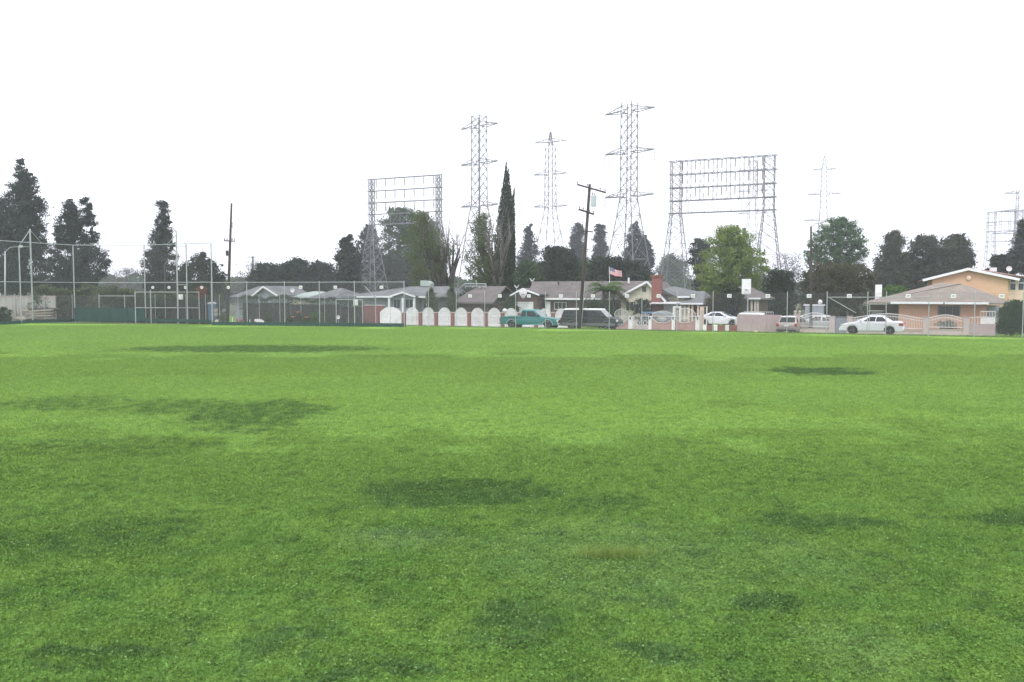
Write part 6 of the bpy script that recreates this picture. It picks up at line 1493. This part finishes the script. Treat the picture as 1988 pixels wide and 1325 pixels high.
def cabin(root, zb, zt, xb0, xb1, xt0, xt1, Wb, Wt, paint, side, glassm='glass_car', shield='glass_shield', roofm=None, crown=.05):
    B = [(xb0,-Wb/2,zb),(xb1,-Wb/2,zb),(xb1,Wb/2,zb),(xb0,Wb/2,zb)]; T = [(xt0,-Wt/2,zt),(xt1,-Wt/2,zt),(xt1,Wt/2,zt),(xt0,Wt/2,zt)]
    mb = MB(); mb.add(B+T, [(0,3,2,1),(4,5,6,7),(0,1,5,4),(1,2,6,5),(2,3,7,6),(3,0,4,7)]); mb.build('cabin', M[paint], root, bevel=.045)
    if roofm:
        mb = MB(); mb.add([lerp3(T[i], (T[i][0], T[i][1], zt-.10), 1) for i in range(4)]+[], []) ; mb = MB()
        lo = [lerp3(B[i], T[i], .90) for i in range(4)]; mb.add([(p[0]*1.0+(-.012 if i in (0,3) else .012), p[1]*1.012, p[2]) for i, p in enumerate(lo)]+[(p[0], p[1]*.96, p[2]+crown) for p in T], [(0,3,2,1),(4,5,6,7),(0,1,5,4),(1,2,6,5),(2,3,7,6),(3,0,4,7)])
        mb.build('roof', M[roofm], root, bevel=.04)
    def pane(nm, a_, b_, c_, d_, m_, u0, u1, v0, v1, off):
        q = [lerp3(lerp3(a_, b_, u), lerp3(d_, c_, u), v) for u, v in ((u0,v0),(u1,v0),(u1,v1),(u0,v1))]
        n_ = (Vector(q[1])-Vector(q[0])).cross(Vector(q[3])-Vector(q[0])).normalized(); n_ = n_ if n_.dot(Vector(off)) > 0 else -n_
        mb = MB(); mb.add([Vector(p)+n_*.012 for p in q]+[Vector(p)+n_*.002 for p in q], [(0,1,2,3),(7,6,5,4),(0,4,5,1),(1,5,6,2),(2,6,7,3),(3,7,4,0)]); mb.build(nm, M[m_], root)
    for u0, u1 in side:
        pane('side_window', B[0], B[1], T[1], T[0], glassm, u0, u1, .1, .86, (0,-1,0)); pane('side_window', B[3], B[2], T[2], T[3], glassm, u0, u1, .1, .86, (0,1,0))
    pane('windshield', B[1], B[2], T[2], T[1], shield, .05, .95, .06, .92, (1,0,0)); pane('rear_window', B[0], B[3], T[3], T[0], glassm, .08, .92, .12, .88, (-1,0,0))
def body(root, top, xr, xf, ra, zc, clear, W, paint, bevel=.07, taper=.06):
    poly = side_outline(top, xr, xf, ra, zc, clear); mb = MB(); n = len(poly)
    xs_ = [p[0] for p in poly]; c, hl = (min(xs_)+max(xs_))/2, (max(xs_)-min(xs_))/2
    def half(x, z): return W/2-taper*(abs((x-c)/hl)**4)-.035*max(0, (z-.75)/.3)
    vs_ = [(x, -half(x, z), z) for x, z in poly]+[(x, half(x, z), z) for x, z in poly]
    mb.add(vs_, [tuple(range(n)), tuple(range(2*n-1, n-1, -1))]+[(i, n+i, n+(i+1) % n, (i+1) % n) for i in range(n)])
    return mb.build('body', M[paint], root, bevel=bevel)
def box_part(root, nm, m_, x0, x1, y0, y1, z0, z1, bevel=0): return MB().box(x0,x1,y0,y1,z0,z1).build(nm, M[m_], root, bevel=bevel)
def mirror(root, x, y, z, m_):
    for s in (-1, 1): MB().box(x-.06,x+.06,min(s*y,s*(y+.17)),max(s*y,s*(y+.17)),z,z+.17).build('mirror', M[m_], root, bevel=.02)
def flare(root, xc, r, zc, W, m_):
    for s in (-1, 1):
        mb = MB(); pr = None
        for x, z in arc(xc, r, 10, zc):
            if pr: mb.bar((pr[0], s*(W/2-.01), pr[1]), (x, s*(W/2-.01), z), .06, .07)
            pr = (x, z)
        mb.build('wheel_flare', M[m_], root)
def vehicle(name, label, cat, px, d, yaw, zoff=0.0):
    a, Y = col_d(px, d); p = street(a, d); p.z = gz(p.x, d)+zoff; return empty(name, p, yaw, label, cat)
# teal extended cab pickup
v = vehicle('pickup_truck', 'teal extended cab pickup truck parked behind the dark van', 'pickup truck', 1033.5, 3.0, PHI)
W = 1.9; top = [(-2.85,.55),(-2.88,1.02),(-2.84,1.08),(-.98,1.10),(-.9,1.12),(1.15,1.12),(1.3,1.10),(2.5,.98),(2.78,.86),(2.86,.7),(2.86,.45)]
body(v, top, -1.72, 1.88, .47, .38, .38, W, 'teal_car', .06)
box_part(v, 'bed_shade_inset', 'black_plastic', -2.74, -1.05, -.8, .8, 1.085, 1.106)  # dark sheet on the solid bed, standing in for its shaded hollow
for s in (-1, 1): MB().box(-2.84,-.98,s*.94-.05,s*.94+.03,1.07,1.14).build('bed_rail', M['teal_light'], v)
cabin(v, 1.08, 1.72, -.97, 1.28, -.72, .5, 1.8, 1.5, 'teal_car', [(.06,.30),(.37,.86)], roofm='teal_light')
flare(v, -1.72, .50, .38, W, 'galv'); flare(v, 1.88, .50, .38, W, 'galv')
for s in (-1, 1):
    MB().box(2.72,2.87,s*.78-.14,s*.78+.14,.66,.84).build('headlight', M['lamp_clear'], v, bevel=.02); MB().box(-2.92,-2.86,s*.86-.06,s*.86+.06,.62,.98).build('tail_light', M['lamp_red'], v)
    MB().box(-2.4,2.4,s*(W/2)-.012,s*(W/2)+.012,.66,.70).build('side_trim', M['teal_light'], v)
box_part(v, 'front_bumper', 'chrome', 2.78, 3.0, -.93, .93, .40, .58, .03); box_part(v, 'rear_bumper', 'chrome', -3.02, -2.84, -.92, .92, .42, .58, .03); box_part(v, 'grille', 'black_plastic', 2.83, 2.885, -.6, .6, .62, .84)
mirror(v, .98, .9, 1.14, 'black_plastic'); wheels(v, -1.72, 1.88, W, .36)
# dark van with a pale roof
v = vehicle('passenger_van', 'dark grey passenger van with a white roof parked beside the leaning utility pole', 'van', 1149, 3.1, PHI)
W = 1.95; top = [(-2.62,.5),(-2.66,1.0),(-2.6,1.18),(1.45,1.18),(1.7,1.16),(2.45,1.02),(2.62,.9),(2.66,.65),(2.66,.45)]
body(v, top, -1.6, 1.72, .44, .36, .34, W, 'van_grey', .06)
cabin(v, 1.14, 1.84, -2.6, 1.72, -2.38, .98, 1.9, 1.66, 'van_grey', [(.03,.27),(.31,.50),(.53,.72),(.745,.90)], roofm='white', crown=.07)
for s in (-1, 1):
    MB().box(-2.5,2.45,s*(W/2)-.012,s*(W/2)+.012,.40,.64).build('lower_panel', M['van_silver'], v); MB().box(-2.6,2.3,s*(W/2)-.02,s*(W/2)+.008,1.06,1.09).build('side_stripe', M['van_silver'], v)
    MB().box(2.52,2.68,s*.78-.15,s*.78+.15,.76,.95).build('headlight', M['lamp_clear'], v, bevel=.02); MB().box(-2.71,-2.65,s*.84-.08,s*.84+.08,.75,1.05).build('tail_light', M['lamp_red'], v)
    MB().lathe((2.78,s*.62,.42), [(.02,-.02),(.09,-.02),(.09,.03),(.02,.03)], axis='x', n=12).build('fog_lamp', M['lamp_clear'], v)
flare(v, -1.6, .46, .36, W, 'van_silver'); flare(v, 1.72, .46, .36, W, 'van_silver')
box_part(v, 'front_bumper', 'van_silver', 2.6, 2.78, -.93, .93, .34, .60, .04); box_part(v, 'rear_bumper', 'van_silver', -2.82, -2.62, -.92, .92, .36, .58, .03); box_part(v, 'grille', 'black_plastic', 2.62, 2.69, -.58, .58, .68, .94)
for z in (.75, .81, .87): box_part(v, 'grille_bar', 'chrome', 2.685, 2.705, -.56, .56, z, z+.025)
box_part(v, 'licence_plate', 'plate', 2.781, 2.80, -.16, .16, .40, .54); mirror(v, 1.42, .95, 1.16, 'black_plastic'); wheels(v, -1.6, 1.72, W, .34)
# white sedan seen from its side and rear
v = vehicle('sedan', 'white sedan parked behind the fence at right with its red tail lamp showing', 'car', 1693, 2.5, PHI+math.pi-math.radians(5), .07)
W = 1.76; top = [(-2.27,.42),(-2.27,.80),(-2.2,.98),(-2.05,1.04),(-1.45,1.06),(.95,1.0),(1.25,.96),(1.9,.84),(2.2,.68),(2.27,.5),(2.26,.35)]
body(v, top, -1.32, 1.33, .38, .31, .22, W, 'car_white', .09, .10)
cabin(v, .98, 1.44, -1.72, 1.2, -.95, .18, 1.62, 1.22, 'car_white', [(.17,.47),(.50,.80)], crown=.03, roofm='car_white')
for s in (-1, 1):
    MB().box(-2.29,-1.98,s*.74-.12,s*.74+.12,.74,.93).build('tail_light', M['lamp_red'], v, bevel=.03); MB().box(1.85,2.2,s*.68-.13,s*.68+.13,.62,.76).build('headlight', M['lamp_clear'], v, bevel=.03)
    for x in (-.45, .45): MB().box(x,x+.14,s*(W/2)-.015,s*(W/2)+.018,.84,.87).build('door_handle', M['car_white'], v)
    MB().box(-.9,.95,s*(W/2)-.02,s*(W/2)+.01,.30,.34).build('side_skirt', M['car_silver'], v)
box_part(v, 'rear_bumper', 'car_white', -2.36, -2.2, -.8, .8, .32, .60, .05); box_part(v, 'front_bumper', 'car_white', 2.15, 2.32, -.78, .78, .24, .5, .05); box_part(v, 'licence_plate', 'plate', -2.31, -2.275, -.17, .17, .66, .80)
mirror(v, .72, .8, 1.0, 'car_white'); wheels(v, -1.32, 1.33, W, .32)
# white coupe in a driveway
v = vehicle('coupe', 'white coupe parked in the driveway above the brick planter wall', 'car', 1400, 12.5, PHI-math.radians(6), .42)
W = 1.75; top = [(-2.2,.42),(-2.22,.75),(-2.1,.98),(-1.6,1.02),(.9,.95),(1.2,.92),(1.95,.76),(2.2,.58),(2.22,.35)]
body(v, top, -1.35, 1.32, .37, .31, .22, W, 'car_white', .09, .1)
cabin(v, .93, 1.36, -1.9, 1.1, -.75, .1, 1.58, 1.16, 'car_white', [(.22,.46),(.49,.84)], crown=.02, roofm='car_white')
for s in (-1, 1): MB().box(1.8,2.15,s*.66-.13,s*.66+.13,.56,.70).build('headlight', M['lamp_clear'], v, bevel=.03); MB().box(-2.24,-2.1,s*.66-.15,s*.66+.15,.74,.86).build('tail_light', M['lamp_red'], v)
mirror(v, .62, .78, .96, 'car_white'); wheels(v, -1.35, 1.32, W, .32, 'car_silver')
# silver wagon behind the pink wall
v = vehicle('hatchback_wagon', 'pale blue silver wagon standing behind the pink block wall', 'car', 1477, 10.6, PHI, .22)
W = 1.78; top = [(-2.2,.45),(-2.25,.9),(-2.15,1.02),(.95,1.0),(1.2,.97),(1.95,.86),(2.2,.65),(2.2,.35)]
body(v, top, -1.3, 1.35, .37, .31, .24, W, 'car_silver', .08)
cabin(v, .98, 1.5, -2.15, 1.15, -1.85, .25, 1.62, 1.28, 'car_silver', [(.06,.28),(.31,.56),(.59,.84)], roofm='white', crown=.03, glassm='glass_shield')
wheels(v, -1.3, 1.35, W, .32)
for s in (-1, 1): MB().tube((-1.7,s*.55,1.58),(.1,s*.55,1.58),.02,None,6).build('roof_rail', M['galv'], v)
# champagne car seen from behind
v = vehicle('parked_car', 'champagne coloured car seen from behind between the pink wall and a pier', 'car', 1543, 8.9, PHI+math.radians(78), .0)
W = 1.8; top = [(-2.2,.45),(-2.26,.8),(-2.2,1.02),(.95,1.02),(1.2,.98),(1.95,.86),(2.2,.6),(2.2,.35)]
body(v, top, -1.3, 1.35, .38, .32, .3, W, 'car_tan', .09)
cabin(v, 1.0, 1.56, -2.15, 1.2, -1.75, .3, 1.66, 1.3, 'car_tan', [(.06,.28),(.31,.56),(.59,.84)], roofm='car_white', crown=.03)
for s in (-1, 1): MB().box(-2.3,-2.14,s*.78-.11,s*.78+.11,.74,.98).build('tail_light', M['lamp_red'], v, bevel=.02)
box_part(v, 'rear_bumper', 'black_plastic', -2.34, -2.18, -.84, .84, .3, .45, .03); box_part(v, 'licence_plate', 'plate', -2.285, -2.262, -.18, .18, .72, .86); wheels(v, -1.3, 1.35, W, .33)
# grey car beyond the iron fence; blue car in the carport
v = vehicle('parked_car', 'pale grey car half hidden behind the iron fence near the street lamp', 'car', 1588, 11.5, PHI+math.pi, .1)
top = [(-2.2,.45),(-2.2,.9),(-1.6,1.0),(.95,.98),(1.95,.84),(2.2,.6),(2.2,.35)]
body(v, top, -1.3, 1.35, .38, .32, .3, 1.76, 'car_silver', .09); cabin(v, .98, 1.45, -1.7, 1.2, -1.0, .3, 1.6, 1.25, 'car_silver', [(.1,.46),(.5,.84)], roofm='car_silver'); wheels(v, -1.3, 1.35, 1.76, .32)
v = vehicle('parked_car', 'dark blue car half hidden behind the white iron fence under the cream house', 'car', 1285, 11.6, PHI, .1)
body(v, top, -1.3, 1.35, .38, .32, .3, 1.8, 'car_blue', .09); cabin(v, .98, 1.6, -2.0, 1.2, -1.8, .4, 1.66, 1.35, 'car_blue', [(.05,.3),(.34,.6),(.64,.86)], roofm='canvas_blue'); wheels(v, -1.3, 1.35, 1.8, .33)
# carport roof edge
R_, X, Z = wall_frame('pale carport canopy in front of the cream wall beside the chimney', 1262, 12.6, 'carport', 'carport')
MB().slab([(X(1262),-.3,Z(1262,588.5)),(X(1316),-.3,Z(1262,588.5)),(X(1316),2.2,Z(1262,588.5)+.1),(X(1262),2.2,Z(1262,588.5)+.1)], .09).build('canopy', M['plate'], R_)
for px in (1263, 1315): MB().box(X(px)-.04, X(px)+.04, -.25, -.17, 0, Z(px,589.6)).build('post', M['white'], R_)
MB().box(X(1264), X(1314), 1.6, 1.66, .9, Z(1262,590)).build('back_panel', M['plate'], R_)
# white trellis and bins by the driveway, decorative statues on the wall
for px, py, d, lb_ in ((1363,597,9.6,'cream gate post left of the white coupe'),(1372,597,10.4,'thin white post between porch and white coupe')):
    a, Y = col_d(px, d); p = street(a, d); p.z = gz(p.x); z = wz(py, Y)-p.z; w = .16 if px == 1363 else .05
    o = MB().box(-w, w, -w, w, 0, z).box(-w-.04, w+.04, -w-.04, w+.04, z, z+.06).build('gate_post', M['peach3'] if px == 1363 else M['white']); o.location = p; o.rotation_euler = (0,0,PHI); tag(o, lb_, 'post')
a, Y = col_d(1578, 13); p = street(a, 13); p.z = gz(p.x)
rt = empty('trailer_box', p, PHI, 'pale grey box shape with a white dish behind the street lamp pole', 'trailer'); zt = wz(594, Y)-p.z
MB().box(-.7, .9, 0, 1.2, .3, zt).build('box_body', M['gray_blue'], rt, bevel=.04); MB().box(-.85, 1.0, -.05, 1.25, zt, zt+.1).build('lid', M['plate'], rt); MB().lathe((.6,.3,zt+.35), [(.05,-.2),(.22,-.1),(.2,.1),(.03,.2)], axis='x', n=10).build('dish', M['plate'], rt)
for px, py, lb_ in ((1541,604,'left small pale urn on top of the first pink pier'),(1549.5,604,'right small pale urn on top of the first pink pier')):
    a, Y = col_d(px+3, 7.4); p = street(a, 7.4); p.z = wz(612, Y)+.06; o = MB().lathe((0,0,0), [(.08,0),(.04,.08),(.12,.2),(.1,.3),(.05,.33)], n=10).build('urn', M['pier']); o.location = p; tag(o, lb_, 'urn')
# gas pipe markers, curb stone
for px, d, lb_ in ((1468,7.0,'small pale stone on the kerb below the pink wall'),):
    a, Y = col_d(px, d); p = street(a, d); p.z = gz(p.x)+.15; o = MB().lathe((0,0,0), [(.2,-.05),(.24,.05),(.1,.14)], n=8).build('stone', M['peach3']); o.location = p; tag(o, lb_, 'stone')
# ------------------------------------------------------------------ haze
hz_ = MB().box(-960, 960, -340, 960, -2.0, 62).build('haze', None)
hm = bpy.data.materials.new('haze_air'); hm.use_nodes = True; hn = hm.node_tree.nodes; hn.remove(hn['Principled BSDF'])
pv = hn.new('ShaderNodeVolumePrincipled'); pv.inputs['Color'].default_value = (0.88, 0.91, 1.0, 1); pv.inputs['Density'].default_value = 0.00065; pv.inputs['Anisotropy'].default_value = 0.2
hm.node_tree.links.new(pv.outputs[0], hn['Material Output'].inputs['Volume'])
hz_.data.materials.clear(); hz_.data.materials.append(hm); hz_['kind'] = 'stuff'
hz_['label'] = 'thin pale haze in the air over the whole place'
